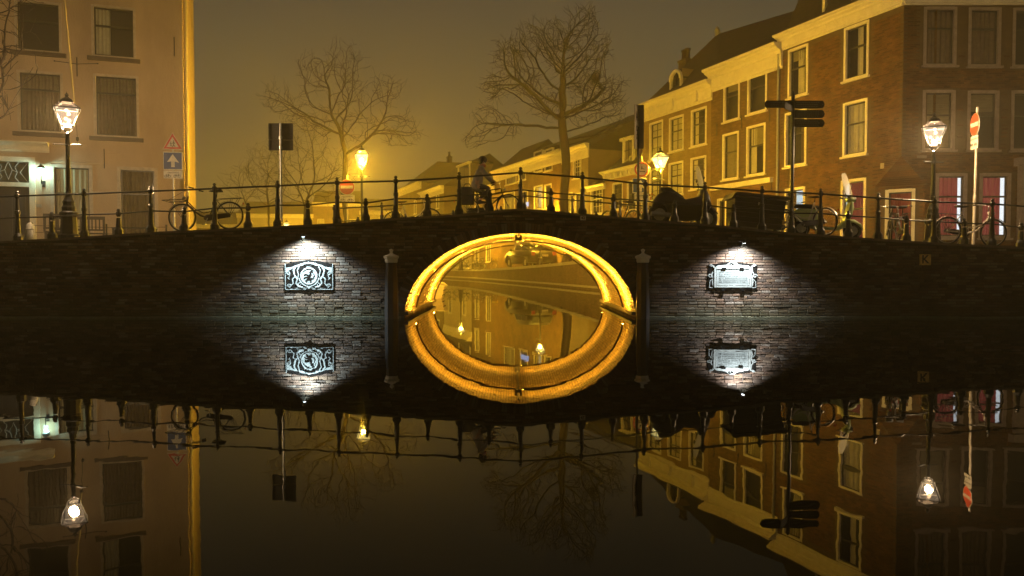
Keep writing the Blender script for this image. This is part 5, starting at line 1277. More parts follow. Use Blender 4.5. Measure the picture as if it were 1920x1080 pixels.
# bicycles on the far quay, seen under the arch
fargrp = 'bicycles parked on the far quay seen through the arch'
bk4 = make_bike('black', 'step', True, False, True)
def farbike(src, px, Y, rz, lab, first=False):
    x = ray(px, 500)[0] * Y; o = place(src, (x, Y, G(x, Y) + .02), rz, lab, fargrp, first)
farbike(bk4, 912, 60, -.2, 'bicycle with a yellow crate on the far quay next to the dark car', True)
farbike(bk3, 846, 66, .5, 'leftmost bicycle of the far quay cluster under the arch')
farbike(bk1, 858, 65, .2, 'pale bicycle in the far quay cluster under the arch')
farbike(bk0, 870, 64, -.4, 'black bicycle with front rack in the far quay cluster')
farbike(bk3, 880, 63, .1, 'rightmost bicycle of the far quay cluster under the arch')
farbike(bk0, 898, 62, 1.0, 'bicycle parked end-on between the far cluster and the yellow crate bicycle')

# ---------------------------------------------------------------- covered motorcycle
def wheel_mb(t, x, R, r, z=None, w_=1.0, y=0):
    z = R if z is None else z
    a = MB(); a.torus((x, y, z), R - r, r, 'y', 26, 8); o = a.build('wheel', M_rubber, t, smooth=True)
    b = MB(); b.lathe([(.03, -.07), (R * .35, -.05), (R - 2 * r + .01, -.045), (R - 2 * r + .01, -.02), (R * .3, -.015), (R * .3, .015), (R - 2 * r + .01, .02), (R - 2 * r + .01, .045), (R * .35, .05), (.03, .07)], (x, y, z), 10, axis='y'); b.build('rim', M_galv, o); return o
mp = at_deck(1278, 19.2)
mc = thing('motorcycle', 'big dark motorcycle with tall clear windshield parked by the railing', 'motorcycle', mp); mc.rotation_euler = (0, -slope(mp[0]), 0)
Mmc = mat('black_motorcycle_plastic', (.022, .02, .018), .38, (.014, .013, .012), 6, bump=.2)
wheel_mb(mc, -.60, .29, .07); wheel_mb(mc, .62, .28, .065)
a = MB(); a.puffy([(-.82, .42), (-.80, .62), (-.68, .80), (-.52, .90), (-.30, .89), (-.12, .78), (.02, .72), (.22, .78), (.40, .84), (.55, .80), (.62, .62), (.55, .42), (.40, .24), (.1, .16), (-.25, .18), (-.40, .36), (-.5, .52), (-.7, .52)], .24, slices=9, squash=.72); a.build('bodywork', Mmc, mc, smooth=True)
a = MB(); a.puffy([(-.66, .88), (-.62, .98), (-.42, 1.0), (-.26, .90), (-.1, .82), (-.02, .76), (-.2, .74)], .15); a.build('seat', M_rubber, mc, smooth=True)
a = MB(); a.puffy([(.30, .40), (.34, .86), (.40, 1.02), (.52, 1.04), (.62, .85), (.70, .60), (.60, .42)], .2, slices=7, squash=.7); a.build('front_fairing', Mmc, mc, smooth=True)
a = MB()
for y in (-.09, .09): a.tube([(.46, y, .8), (.62, y, .28)], .028, 7)
a.build('fork', M_galv, mc)
a = MB(); a.puffy([(.36, .50), (.44, .60), (.62, .62), (.80, .56), (.90, .42), (.84, .44), (.62, .56), (.46, .50)], .07); a.build('mudguard', Mmc, mc, smooth=True)
a = MB(); a.tube([(.40, -.36, 1.04), (.44, -.1, 1.02), (.44, .1, 1.02), (.40, .36, 1.04)], .018, 7); a.build('handlebar', M_iron, mc)
def windshield(t, base, top, w0, w1, lean, m, bulge=.06):
    a = MB(); n = 8; prev = None
    prof = [(0, w0), (.35, w1 * 1.06), (.75, w1), (.93, w1 * .7), (1, w1 * .35)]
    for (f_, w_) in prof:
        row = []
        for i in range(n + 1):
            u = -1 + 2 * i / n; row.append((base[0] + (top[0] - base[0]) * f_ - bulge * u * u, w_ * u, base[2] + (top[2] - base[2]) * f_))
        if prev:
            for i in range(n): a.quad(prev[i], prev[i + 1], row[i + 1], row[i])
        prev = row
    a.build('windshield', m, t, smooth=True)
def scratched():
    m = bpy.data.materials.new('scratched_clear_plastic'); m.use_nodes = True; N, L = nodes(m); b = N['Principled BSDF']
    b.inputs['Base Color'].default_value = (.7, .68, .6, 1); b.inputs['Roughness'].default_value = .35
    tr = N.new('ShaderNodeBsdfTransparent'); tl = N.new('ShaderNodeBsdfTranslucent'); tl.inputs[0].default_value = (.8, .78, .7, 1)
    x = N.new('ShaderNodeMixShader'); x.inputs[0].default_value = .5; L.new(b.outputs[0], x.inputs[1]); L.new(tl.outputs[0], x.inputs[2])
    y = N.new('ShaderNodeMixShader'); y.inputs[0].default_value = .5; L.new(tr.outputs[0], y.inputs[1]); L.new(x.outputs[0], y.inputs[2]); L.new(y.outputs[0], N['Material Output'].inputs[0]); return m
M_scr = scratched()
windshield(mc, (.52, 0, .95), (.30, 0, 1.60), .18, .22, 0, M_scr); mc.children[-1].rotation_euler = (0, 0, .0)
for y in (-.3, .3):
    a = MB(); a.tube([(.42, y, 1.04), (.38, y * 1.15, 1.2)], .008, 5); a.sphere((.36, y * 1.2, 1.26), .07, 10, (.35, 1, .65)); a.build('mirror', M_iron, mc)
a = MB(); a.lathe([(.05, -.5), (.06, -.45), (.06, -.02), (.045, .0)], (-.35, -.2, .28), 10, axis='x'); a.build('exhaust', M_galv, mc)
a = MB(); a.box((-.86, 0, .68), (.03, .12, .08)); a.build('tail_light', mat('red_reflector', (.35, .02, .02), .3), mc)
a = MB(); a.box((-.9, 0, .5), (.012, .18, .12)); a.build('number_plate', mat('yellow_enamel', (.62, .42, .14), .45), mc)
for y in (-.14, .14):
    a = MB(); a.tube([(-.74, 0, .76), (-.84, y, .78)], .008, 5); a.sphere((-.86, y * 1.2, .78), .03, 8); a.build('indicator', mat('amber_lens', (.5, .2, .03), .3), mc)

# ---------------------------------------------------------------- green scooter
def make_scooter():
    t = thing('scooter', 'pale green motor scooter with a tall milky windshield', 'scooter'); gm = mat('pale_green_enamel', (.50, .60, .30), .28, (.44, .52, .26), 3)
    wheel_mb(t, .58, .22, .055); wheel_mb(t, -.62, .22, .055)
    a = MB(); a.puffy([(-.92, .42), (-.9, .58), (-.72, .70), (-.42, .72), (-.22, .66), (-.2, .40), (-.12, .28), (-.2, .2), (-.42, .22), (-.46, .34), (-.62, .42), (-.78, .36)], .2, slices=9, squash=.65); a.build('rear_body', gm, t, smooth=True)
    a = MB(); a.puffy([(-.25, .30), (-.22, .21), (.22, .2), (.34, .26), (.42, .42), (.36, .44), (.26, .31), (.1, .27), (-.1, .28)], .17); a.build('floorboard', gm, t, smooth=True)
    a = MB(); a.puffy([(.30, .28), (.38, .60), (.44, .92), (.50, .94), (.54, .80), (.50, .55), (.40, .28)], .21, slices=9, squash=.8); a.build('leg_shield', gm, t, smooth=True)
    a = MB(); a.puffy([(.34, .44), (.44, .50), (.60, .50), (.76, .40), (.82, .26), (.72, .34), (.58, .42), (.44, .40)], .085); a.build('mudguard', gm, t, smooth=True)
    a = MB()
    for y in (-.05, .05): a.tube([(.46, y, .5), (.58, y, .22)], .02, 6)
    a.build('fork', M_galv, t)
    a = MB(); a.puffy([(-.86, .70), (-.80, .80), (-.5, .81), (-.3, .78), (-.16, .74), (-.25, .69)], .14); a.build('seat', M_rubber, t, smooth=True)
    a = MB(); a.puffy([(.36, .92), (.36, 1.02), (.46, 1.06), (.56, 1.0), (.54, .90)], .13); a.tube([(.36, -.34, 1.03), (.44, -.1, 1.0), (.44, .1, 1.0), (.36, .34, 1.03)], .018, 6); a.build('handlebar', gm, t, smooth=True)
    for y in (-.33, .33): a = MB(); a.tube([(.30, y, 1.04), (.38, y * .9, 1.02)], .024, 6); a.build('grip', M_rubber, t)
    a = MB(); a.lathe([(.0, .05), (.06, .04), (.075, 0), (.06, -.03)], (.55, 0, .98), 10, axis='x'); a.build('headlight', M_chrome, t)
    windshield(t, (.53, 0, 1.0), (.30, 0, 1.62), .20, .28, 0, M_scr)
    for y in (-.26, .26):
        a = MB(); a.tube([(.40, y, 1.02), (.38, y * 1.2, 1.22)], .007, 5); a.sphere((.37, y * 1.25, 1.27), .055, 8, (.3, 1, 1)); a.build('mirror', M_chrome, t)
    a = MB(); a.box((-.93, 0, .55), (.03, .12, .07)); a.build('tail_light', mat('red_reflector', (.35, .02, .02), .3), t)
    return t
sct = make_scooter(); l = at_deck(1550, 18.5); sct.location = l; sct.rotation_euler = (0.02, slope(l[0]) * -1, -.18)
sct['label'] = 'pale green motor scooter with a tall milky windshield right of the pale bicycle'

# dark storage box with overhanging lid
l = at_deck(1411, 18.6); box = thing('storage_box', 'dark storage box with overhanging lid standing between motorcycle and scooter', 'storage box', l); box.rotation_euler = (0, -slope(l[0]), .04)
Mbx = mat('dark_box_boards', (.035, .03, .026), .55, (.022, .019, .017), 4, bump=.2, stretch=(1, 1, 6))
a = MB()
for k in range(6):
    z0, z1 = .12 + k * .118, .12 + (k + 1) * .118 - .006
    h0, h1 = .58 + .06 * k / 6, .58 + .06 * (k + 1) / 6
    bd = MB(); bd._add([(-h0, -.32, z0), (h0, -.32, z0), (h0, .32, z0), (-h0, .32, z0), (-h1, -.32, z1), (h1, -.32, z1), (h1, .32, z1), (-h1, .32, z1)], [(0, 3, 2, 1), (4, 5, 6, 7), (0, 1, 5, 4), (1, 2, 6, 5), (2, 3, 7, 6), (3, 0, 4, 7)]); bd.build('board', Mbx, box)
a = MB(); a.prism([(-.74, .76), (-.66, .90), (-.60, .935), (.66, .935), (.72, .90), (.73, .86), (-.62, .85), (-.66, .76)], -.38, .38, lambda x, z, y: (x, y, z)); a.build('lid', Mbx, box)
for x in (-.45, .45):
    for y in (-.22, .22):
        a = MB(); a.box((x, y, .06), (.07, .07, .12)); a.build('foot', M_iron, box)
a = MB(); a.box((0, -.335, .70), (.1, .03, .07)); a.build('latch', M_galv, box)

# ---------------------------------------------------------------- street signs
M_sw = mat('white_sign_face', (.62, .58, .50), .4); M_sr = mat('red_sign_face', (.50, .045, .02), .4); M_sb = mat('blue_sign_face', (.02, .06, .22), .4); M_grey_s = mat('sign_back', (.12, .11, .10), .5)
def disc(mb, r, y, n=28, c=(0, 0)): mb.lathe([(r, 0), (r, .012)], (c[0], y, c[1]), n, axis='y')
def pictos(mb, cx, cz, s, y):
    """bicycle and moped line drawings"""
    def ring(x, z, r): mb.tube([(cx + (x + r * math.cos(a)) * s, y, cz + (z + r * math.sin(a)) * s) for a in [2 * PI * i / 12 for i in range(12)]], .018 * s * 2, 4, closed=True)
    L_ = lambda pts: mb.tube([(cx + x * s, y, cz + z * s) for x, z in pts], .018 * s * 2, 4)
    ring(-1.25, 0, .22); ring(-.62, 0, .22); L_([(-1.25, 0), (-1.1, .28), (-.75, .28), (-.95, 0), (-1.25, 0)]); L_([(-.62, 0), (-.78, .4), (-.9, .42)]); L_([(-1.1, .28), (-1.15, .38)])
    ring(.35, 0, .22); ring(1.1, 0, .22); L_([(.35, 0), (.5, .2), (.8, .12), (1.1, 0), (.92, .4), (.8, .42)]); mb.box((cx + .5 * s, y, cz + .24 * s), (.35 * s, .01, .1 * s))
def sign_sub(t, z, w_=.56, h=.28, txt='uitgezonderd'):
    a = MB(); a.box((0, -.05, z), (w_, .014, h)); a.build('sub_plate', M_sw, t)
    b = text_mb(txt, h * .27, lambda x, y, zz: (x, -.058 - zz, z + h * .27 + y), .001); b.build('sub_lettering', M_blk, t)
    c = MB(); pictos(c, 0, z - h * .2, w_ * .30, -.06); c.build('cycle_pictogram', M_blk, t)
def sign_pole(t, H, m=None, r=.03, y=0, lean=0):
    a = MB(); a.tube([(0, y, -.05), (0, y, H * .38), (0, y, H * .39), (0, y, H)], [r * 1.25, r * 1.25, r, r], 10); a.build('pole', m or M_galv, t)
# left bank: warning triangle + blue arrow
p = pt(325, 302, 25.2); g = G(p.x, 25.2)
t = thing('traffic_sign', 'red triangle children warning over a blue one-way arrow sign on the left', 'traffic sign', (p.x, 25.2, g), math.radians(8)); zc = p.z - g
sign_pole(t, zc + .9)
a = MB(); a.box((0, -.045, zc), (.62, .014, .60)); so = a.build('arrow_plate', M_sw, t)
a = MB(); a.box((0, -.056, zc), (.57, .01, .55)); a.build('blue_field', M_sb, so)
a = MB(); a.prism([(-.05, -.21), (.06, -.21), (.06, -.02), (.2, -.06), (0, .22), (-.18, -.04), (-.05, -.02)], -.062, -.068, lambda x, z, y: (x, y, zc + z)); a.build('arrow', M_sw, so)
def tri(mb, s, y0, y1, zc): mb.prism([(-s, -s * .55), (s, -s * .55), (0, s * 1.18)], y0, y1, lambda x, z, y: (x, y, zc + z))
zt = zc + .56
a = MB(); tri(a, .33, -.04, -.05, zt); so = a.build('warning_triangle', M_sw, t)
a = MB(); tri(a, .30, -.051, -.055, zt + .003); a.build('red_border', M_sr, so)
a = MB(); tri(a, .195, -.056, -.060, zt + .005); a.build('white_field', M_sw, so)
a = MB()
for (dx, k) in ((-.055, .75), (.035, 1)):
    for pts in ([(0, .10), (0, .0)], [(0, .0), (-.035, -.085)], [(0, 0), (.045, -.085)], [(0, .075), (-.045, .03)], [(0, .075), (.04, .02)]): a.tube([(dx + x * k, -.062, zt - .015 + z * k) for x, z in pts], .010 * k, 5)
    a.sphere((dx, -.062, zt - .015 + .12 * k), .017 * k, 8)
a.build('walking_figures', M_blk, so)
sign_sub(t, zc - .46, .60, .26)
# round no-entry, left of the lamp
def noentry(mbt, t, z, r=.3, rz=0):
    a = MB(); disc(a, r, -.055); so = a.build('sign_disc', M_sw, t)
    a = MB(); disc(a, r * .94, -.060); a.build('red_face', M_sr, so)
    a = MB(); a.box((0, -.063, z), (r * 1.55, .01, r * .32)); a.build('white_bar', M_sw, so)
    for o in (so, so.children[0]): pass
    return so
def noentry_sign(px, py, Y, lab, rz, r=.3, H=None, rx=0):
    p = pt(px, py, Y); g = G(p.x, Y); z = p.z - g; t = thing('traffic_sign', lab, 'traffic sign', (p.x, Y, g), rz)
    a = MB(); disc(a, r, -.055, c=(0, z)); so = a.build('sign_disc', M_sw, t)
    a = MB(); disc(a, r * .95, -.060, c=(0, z)); a.build('red_face', M_sr, so)
    a = MB(); a.box((0, -.064, z), (r * 1.6, .012, r * .36)); a.build('white_bar', M_sw, so)
    sign_pole(t, z + r + .16, mat('cream_pole', (.5, .44, .36), .5)); return t, z
t, z = noentry_sign(651, 351, 29.055, 'round red and white no-entry sign under the left yellow street lamp', 0); sign_sub(t, z - .45, .6, .30)
t, z = noentry_sign(1829, 235, 19.8, 'narrow side view of a red no-entry sign on a pale pole at far right', -1.775, .3); sign_sub(t, z - .46, .46, .34); t.rotation_euler = (0, .03, -1.775)
# right quay: round sign, blue arrow, sub plate
p = pt(1203, 318, 29.05); g = G(p.x, 29.05); z = p.z - g
t = thing('traffic_sign', 'round red-rimmed sign above a blue arrow sign right of the tree', 'traffic sign', (p.x, 29.05, g)); sign_pole(t, z + .5, mat('cream_pole', (.5, .44, .36), .5))
a = MB(); disc(a, .30, -.05, c=(0, z)); so = a.build('sign_disc', M_sw, t)
a = MB(); a.torus((0, -.055, z), .255, .03, 'y', 28, 6); a.build('red_rim', M_sr, so)
a = MB(); a.sphere((0, -.055, z + .10), .022, 8); a.box((0, -.055, z + .04), (.05, .01, .07)); a.tube([(-.08, -.056, z - .08), (.1, -.056, z - .08)], .015, 5); a.sphere((.1, -.056, z - .08), .03, 8); a.tube([(.04, -.056, z + .03), (.1, -.056, z + .01)], .012, 5); a.build('sign_figures', M_blk, so)
a = MB(); a.box((-.08, -.05, z - .62), (.56, .014, .58)); so = a.build('arrow_plate', M_sw, t)
a = MB(); a.box((-.08, -.06, z - .62), (.5, .01, .52)); a.build('blue_field', M_sb, so)
a = MB(); a.prism([(-.05, -.24), (.05, -.24), (.05, -.07), (.13, -.1), (.12, -.14), (.22, -.03), (.1, .06), (.11, .02), (.05, .02), (.05, .07), (.11, .07), (0, .22), (-.11, .07), (-.05, .07)], -.066, -.072, lambda x, zz, y: (x - .05, y, z - .62 + zz)); a.build('arrow', M_sw, so)
sign_sub(t, z - 1.10, .56, .34)
# big dark board seen from behind
p = pt(527, 257, 19.0); g = G(p.x, 19.0); z = p.z - g
t = thing('sign_board', 'dark square sign board seen from behind on a tall pale pole', 'sign', (p.x, 19.0, g)); sign_pole(t, z + .34, M_galv, .028, -.03)
for (z0, z1, nm) in ((-.06, .335, 'upper_board'), (-.33, -.085, 'lower_board')):
    a = MB(); a.box((.0, 0, z + (z0 + z1) / 2), (.60, .02, z1 - z0)); bo = a.build(nm, M_grey_s, t)
    a = MB()
    for x in (-.30, .30): a.box((x, -.012, z + (z0 + z1) / 2), (.02, .03, z1 - z0))
    for zz in (z0, z1): a.box((0, -.012, z + zz), (.6, .03, .018))
    a.build('flange', M_grey_s, bo)
for zz in (-.27, -.02):
    a = MB(); a.lathe([(.045, -.03), (.045, .03)], (0, -.03, z + zz), 10); a.build('clamp', M_chrome, t)
# tall double sided advertising sign
p = pt(1197, 238, 19.4); g = G(p.x, 19.4); z = p.z - g; hh = 82 / F * 19.4 / 2
t = thing('tall_sign', 'tall narrow vertical sign box with letters on a dark pole right of the tree', 'sign', (p.x, 19.4, g)); sign_pole(t, z, M_iron, .03)
a = MB(); a.box((-.055, -.02, z), (.16, .03, hh * 2), .75); so = a.build('lettered_face', mat('tan_sign_face', (.42, .35, .24), .6), t)
a = MB(); a.box((.075, 0, z + .0), (.13, .06, hh * 2 - .02), -.3); a.build('dark_face', mat('plum_sign_back', (.10, .085, .08), .6), t)
ca, sa = math.cos(.75), math.sin(.75)
for ch, zz, s_ in (('A', .26, .34), ('C', -.05, .2), ('G', -.26, .2)):
    b = text_mb(ch, s_, lambda x, y, q: (-.055 + (x * .42) * ca + (.018 + q) * sa, -.02 + (x * .42) * sa - (.018 + q) * ca, z + zz + y), .002, bold=.006); b.build('letter', M_blk, so)
# fingerpost
p = pt(1487, 175, 18.3); g = G(p.x, 18.3)
t = thing('fingerpost', 'dark fingerpost with three blades right and two blades left', 'signpost', (p.x, 18.3, g)); H = p.z - g
a = MB(); a.tube([(0, 0, -.05), (0, 0, H)], .042, 10); a.lathe([(.02, 0), (.03, .02), (.0, .06)], (0, 0, H), 8); a.lathe([(.11, 0), (.11, .1), (.06, .16)], (0, 0, 0), 10); a.build('post', M_iron, t)
M_bl = mat('black_blue_blade', (.012, .012, .018), .4); M_bt = mat('dim_blade_lettering', (.10, .10, .10), .6)
def blade(x0, x1, zc, h, rz=0, lines=3):
    d = 1 if x1 > x0 else -1; pts = [(x0, -h / 2), (x1 - d * h * .3, -h / 2), (x1 - d * .02, -h * .3), (x1, 0), (x1 - d * .02, h * .3), (x1 - d * h * .3, h / 2), (x0, h / 2)]
    co, si = math.cos(rz), math.sin(rz); fn = lambda x, z_, y: (x * co - y * si, x * si + y * co, zc + z_)
    a = MB(); a.prism(pts, -.015, .015, fn); bo = a.build('blade', M_bl, t)
    c = MB(); xx = x0 + d * .04
    for r in range(lines):
        x = .08
        while x < abs(x1) - .16:
            w_ = random.uniform(.02, .06); cx = d * (x + w_ / 2); zz = h * (.26 - .26 * r)
            c.prism([(cx - w_ / 2, zz - .009), (cx + w_ / 2, zz - .009), (cx + w_ / 2, zz + .009), (cx - w_ / 2, zz + .009)], -.0195, -.0155, fn); x += w_ + .012
    c.sphere(fn(x1 - d * .05, 0, -.016), .012, 6); c.build('blade_lettering', M_bt, bo, kind='stuff')
zb = lambda py: pt(1487, py, 18.3).z - g
blade(.04, .77, zb(196), .185); blade(.04, .77, zb(214), .19); blade(.04, .77, zb(231), .19)
blade(-.04, -.70, zb(195.5), .175); blade(-.03, -.62, zb(205), .15, .9)

# ---------------------------------------------------------------- street furniture on the left bank
def bench(px, Y, w_, lab, back=True, h=.45, rz=.3):
    x = ray(px, 440)[0] * Y; t = thing('bench', lab, 'bench', (x, Y, G(x, Y)), rz); Mw_ = mat('weathered_teak', (.06, .05, .04), .75, (.04, .033, .027), 3, bump=.2)
    for i in range(5):
        a = MB(); a.box((0, -.2 + i * .1, h), (w_, .08, .025)); a.build('seat_slat', Mw_, t)
    for sx in (-1, 1):
        for sy in (-1, 1): a = MB(); a.box((sx * (w_ / 2 - .05), sy * .2, h / 2), (.06, .06, h)); a.build('leg', Mw_, t)
        if back: a = MB(); a.box((sx * (w_ / 2 - .03), -.24, h + .24), (.05, .05, .48)); a.build('back_post', Mw_, t)
    if back:
        a = MB(); a.box((0, -.24, h + .47), (w_, .04, .10)); a.build('top_rail', Mw_, t); a = MB(); a.box((0, -.24, h + .1), (w_, .035, .05)); a.build('lower_rail', Mw_, t)
        n = int(w_ / .1)
        for i in range(n): a = MB(); a.box((-w_ / 2 + (i + .5) * w_ / n, -.24, h + .27), (.035, .02, .32)); a.build('back_slat', Mw_, t)
bench(152, 23.3, 1.45, 'slatted wooden bench with its back to the canal behind the near left lantern')
bench(106, 22.2, .55, 'narrow slatted wooden chair bench left of the longer bench, behind the lantern')
bench(253, 23.6, 1.25, 'low backless bench or table in front of the white house window', False, .62)
x = pt(57, 440, 18.6).x; t = thing('stone_bollard', 'pale rounded stone bollard behind the railing at far left', 'bollard', (x, 18.6, G(x, 18.6)))
a = MB(); a.lathe([(.10, -.05), (.10, .3), (.095, .42), (.07, .49), (.02, .52), (0, .525)], (0, 0, 0), 12); a.build('shaft', M_stone, t, smooth=True)
a = MB(); a.torus((0, 0, .36), .098, .012, 'z', 16, 5); a.build('groove_ring', M_stone, t)
t = thing('chain_fence', 'thin wire fence strands strung between low stakes before the white house', 'fence', (pt(200, 440, 23).x, 23, 1.8))
for zz in (.42, .62):
    a = MB(); a.tube([(pt(62, 440, 22.4).x, 22.4, 1.8 + zz), (pt(200, 440, 23).x, 23, 1.8 + zz - .03), (pt(312, 440, 23.4).x, 23.4, 1.8 + zz)], .008, 5); a.build('wire', M_iron, t, True)
for px_, Y_ in ((62, 22.4), (200, 23), (312, 23.4)):
    a = MB(); X_ = pt(px_, 440, Y_).x; a.box((X_, Y_, 2.05), (.04, .04, .9)); a.build('stake', M_iron, t, True)

# ---------------------------------------------------------------- car on the far quay
def make_car():
    t = thing('parked_car', 'dark car parked on the far quay seen through the arch', 'car', (0, 0, 0)); cp_ = mat('dark_car_paint', (.010, .010, .011), .42, spec=.4)
    L_, W_ = 4.5, .9
    o = [(-2.2, .35), (-2.24, .75), (-2.1, .98), (-1.2, 1.02), (1.0, 1.0), (1.9, .90), (2.2, .72), (2.24, .4), (1.9, .28), (1.75, .3), (1.62, .58), (1.35, .68), (1.08, .58), (.95, .28), (-.95, .28), (-1.08, .58), (-1.35, .68), (-1.62, .58), (-1.75, .3)]
    a = MB(); a.puffy(o, W_, slices=9, squash=.93); a.build('body', cp_, t, smooth=True)
    a = MB(); a.puffy([(-2.0, .98), (-1.75, 1.45), (-1.4, 1.58), (.0, 1.6), (.35, 1.5), (1.05, 1.0)], .78, slices=9, squash=.85); ca_ = a.build('cabin', cp_, t, smooth=True)
    gl_ = mat('dark_car_glass', (.01, .012, .015), .06, spec=.9)
    for y in (-1, 1):
        for (x0, x1, x2, x3) in ((-.55, .62, .15, -.55), (-1.5, -.63, -.63, -1.3)):
            b = MB(); b.quad((x0, y * .80, 1.05), (x1, y * .80, 1.05), (x2, y * .77, 1.47), (x3, y * .77, 1.47)); b.build('side_window', gl_, t)
    b = MB(); b.quad((1.04, -.68, 1.03), (1.04, .68, 1.03), (.42, .6, 1.49), (.42, -.6, 1.49)); b.build('windscreen', gl_, t)
    b = MB(); b.quad((-2.01, -.66, 1.05), (-2.01, .66, 1.05), (-1.80, .6, 1.42), (-1.80, -.6, 1.42)); b.build('rear_window', gl_, t)
    for x in (-1.35, 1.35):
        for y in (-.82, .82): wheel_mb(t, x, .34, .09, y=y)
    for y in (-.66, .66):
        b = MB(); b.box((2.17, y, .70), (.1, .34, .14)); b.build('headlight', M_chrome, t)
        b = MB(); b.box((-2.2, y * 1.05, .82), (.06, .22, .2)); b.build('tail_light', mat('red_reflector', (.35, .02, .02), .3), t)
        b = MB(); b.sphere((.75, y * 1.45, 1.05), .1, 8, (.7, 1, .7)); b.build('mirror', cp_, t)
    b = MB(); b.box((2.25, 0, .45), (.02, .5, .11)); b.build('number_plate', mat('yellow_enamel', (.62, .42, .14), .45), t)
    b = MB(); b.box((-2.27, 0, .72), (.02, .5, .11)); b.build('number_plate', M_sw, t)
    b = MB(); b.box((2.22, 0, .66), (.03, .7, .1)); b.build('grille', M_blk, t)
    return t
car = make_car(); Yc = 53.5; Xc = ray(984, 480)[0] * Yc; car.location = (Xc + .35, Yc, G(Xc + .3, Yc)); car.rotation_euler = (0, 0, math.radians(112)); car.scale = (1.12, 1.15, 1.25)
car['label'] = 'dark car parked nose towards the canal on the far quay under the arch'
# moored boat glimpsed at the left edge of the arch
t = thing('moored_boat', 'small pale boat moored in the canal at the left edge of the arch', 'boat', (-3.5, 29.6, 0), math.radians(100))
M_bw = mat('pale_boat_paint', (.55, .5, .36), .5, (.42, .38, .28), 4)
a = MB(); st = [(-2.2, .62), (-1.5, .78), (0, .82), (1.3, .6), (2.1, .2), (2.4, .02)]; pr = None
for x, w_ in st:
    q = [(x, -w_, .50 + .03 * x), (x, -w_ * .8, -.1), (x, w_ * .8, -.1), (x, w_, .50 + .03 * x)]
    if pr:
        for i in range(3): a.quad(pr[i], pr[i + 1], q[i + 1], q[i])
    else: a.poly(q)
    pr = q
a.build('hull', M_bw, t)
for zz in (.12, .3):
    a = MB(); a.tube([(x, -w_ * (.82 + .3 * zz) - .02, zz) for x, w_ in st[:-1]], .022, 5); a.build('rubbing_strake', M_blk, t)
a = MB(); a.tube([(x, -w_, .5 + .03 * x) for x, w_ in st] + [(x, w_, .5 + .03 * x) for x, w_ in st[::-1]], .035, 6, closed=True); a.build('gunwale', M_bw, t)
for x in (-1.2, .3): a = MB(); a.box((x, 0, .38), (.3, 1.3, .04)); a.build('thwart', mat('weathered_teak', (.06, .05, .04)), t)

# ---------------------------------------------------------------- cyclist crossing the bridge
def skin_mesh(name, pts, edges, radii, m, parent, root=0, sub=1, label=None):
    me = bpy.data.meshes.new(name); me.from_pydata(pts, edges, []); o = bpy.data.objects.new(name, me); C.objects.link(o)
    md = o.modifiers.new('s', 'SKIN'); md.use_smooth_shade = True
    for v, r in zip(me.skin_vertices[0].data, radii): v.radius = (r, r) if not isinstance(r, tuple) else r
    me.skin_vertices[0].data[root].use_root = True
    if sub: s = o.modifiers.new('u', 'SUBSURF'); s.levels = sub; s.render_levels = sub
    dg = bpy.context.evaluated_depsgraph_get(); nm = bpy.data.meshes.new_from_object(o.evaluated_get(dg)); nm.shade_smooth()
    bpy.data.objects.remove(o); bpy.data.meshes.remove(me)
    nm.name = name; nm.materials.clear(); nm.materials.append(m); r = bpy.data.objects.new(name, nm); C.objects.link(r); r.parent = parent
    return r
bkr = make_bike('black', 'diamond', True); lx = pt(917, 395, 20.6).x
put_bike(bkr, 917, 20.6, 0.0, 'black bicycle ridden over the top of the bridge', 0, True)
pl = (lx, 20.6, topz(lx)); per = thing('person', 'cyclist in grey coat and dark trousers riding over the bridge', 'person', pl); per.rotation_euler = (0, -slope(lx), 0)
Msk = mat('skin', (.42, .24, .17), .55); Mco = mat('grey_coat', (.26, .23, .21), .85, (.2, .18, .16), 6, bump=.3); Mtr = mat('dark_trousers', (.035, .035, .045), .85)
# joints: pelvis0 spine1 chest2 neck3 head4 headtop5 ; arms; legs
J = {'pel': (-.27, 0, .98), 'sp': (-.20, 0, 1.16), 'ch': (-.10, 0, 1.36), 'nk': (-.04, 0, 1.50), 'hd': (0.0, 0, 1.61), 'ht': (.01, 0, 1.70)}
B = [J['pel'], J['sp'], J['ch'], J['nk'], J['hd'], J['ht']]; E = [(0, 1), (1, 2), (2, 3), (3, 4), (4, 5)]; Rr = [.13, .12, (.12, .15), .055, (.09, .08), (.075, .07)]
legs = []; hands = []
for s, foot, knee in ((-1, (-.14, -.13, .47), (.12, -.11, .86)), (1, (-.02, .15, .155), (.04, .12, .60))):
    k = len(B); B += [(-.22, s * .09, .94), knee, (foot[0] - .06, foot[1], foot[2] + .10), (foot[0] - .08, foot[1], foot[2] + .03), (foot[0] + .13, foot[1], foot[2] + .01)]
    E += [(0, k), (k, k + 1), (k + 1, k + 2), (k + 2, k + 3), (k + 3, k + 4)]; Rr += [.095, .062, .042, .042, .032]; legs.append((s, knee, foot))
    sh = (-.09, s * .17, 1.42); el = (.06, s * .24, 1.20); wr_ = (.20, s * .27, 1.05); k = len(B); B += [sh, el, wr_, (.24, s * .275, 1.03)]; E += [(2, k), (k, k + 1), (k + 1, k + 2), (k + 2, k + 3)]; Rr += [.06, .042, .028, (.022, .036)]
    hands.append((s, len(B) - 1))
    for j in range(4):
        k2 = len(B); yy = s * .275 + (j - 1.5) * .019; B += [(.265, yy, 1.035), (.29, yy, 1.015), (.28, yy, .985)]; E += [(len(B) - 4 if False else k + 3, k2), (k2, k2 + 1), (k2 + 1, k2 + 2)]; Rr += [.0085, .008, .007]
    k2 = len(B); B += [(.235, s * .235, 1.0), (.26, s * .235, .985)]; E += [(k + 3, k2), (k2, k2 + 1)]; Rr += [.010, .008]
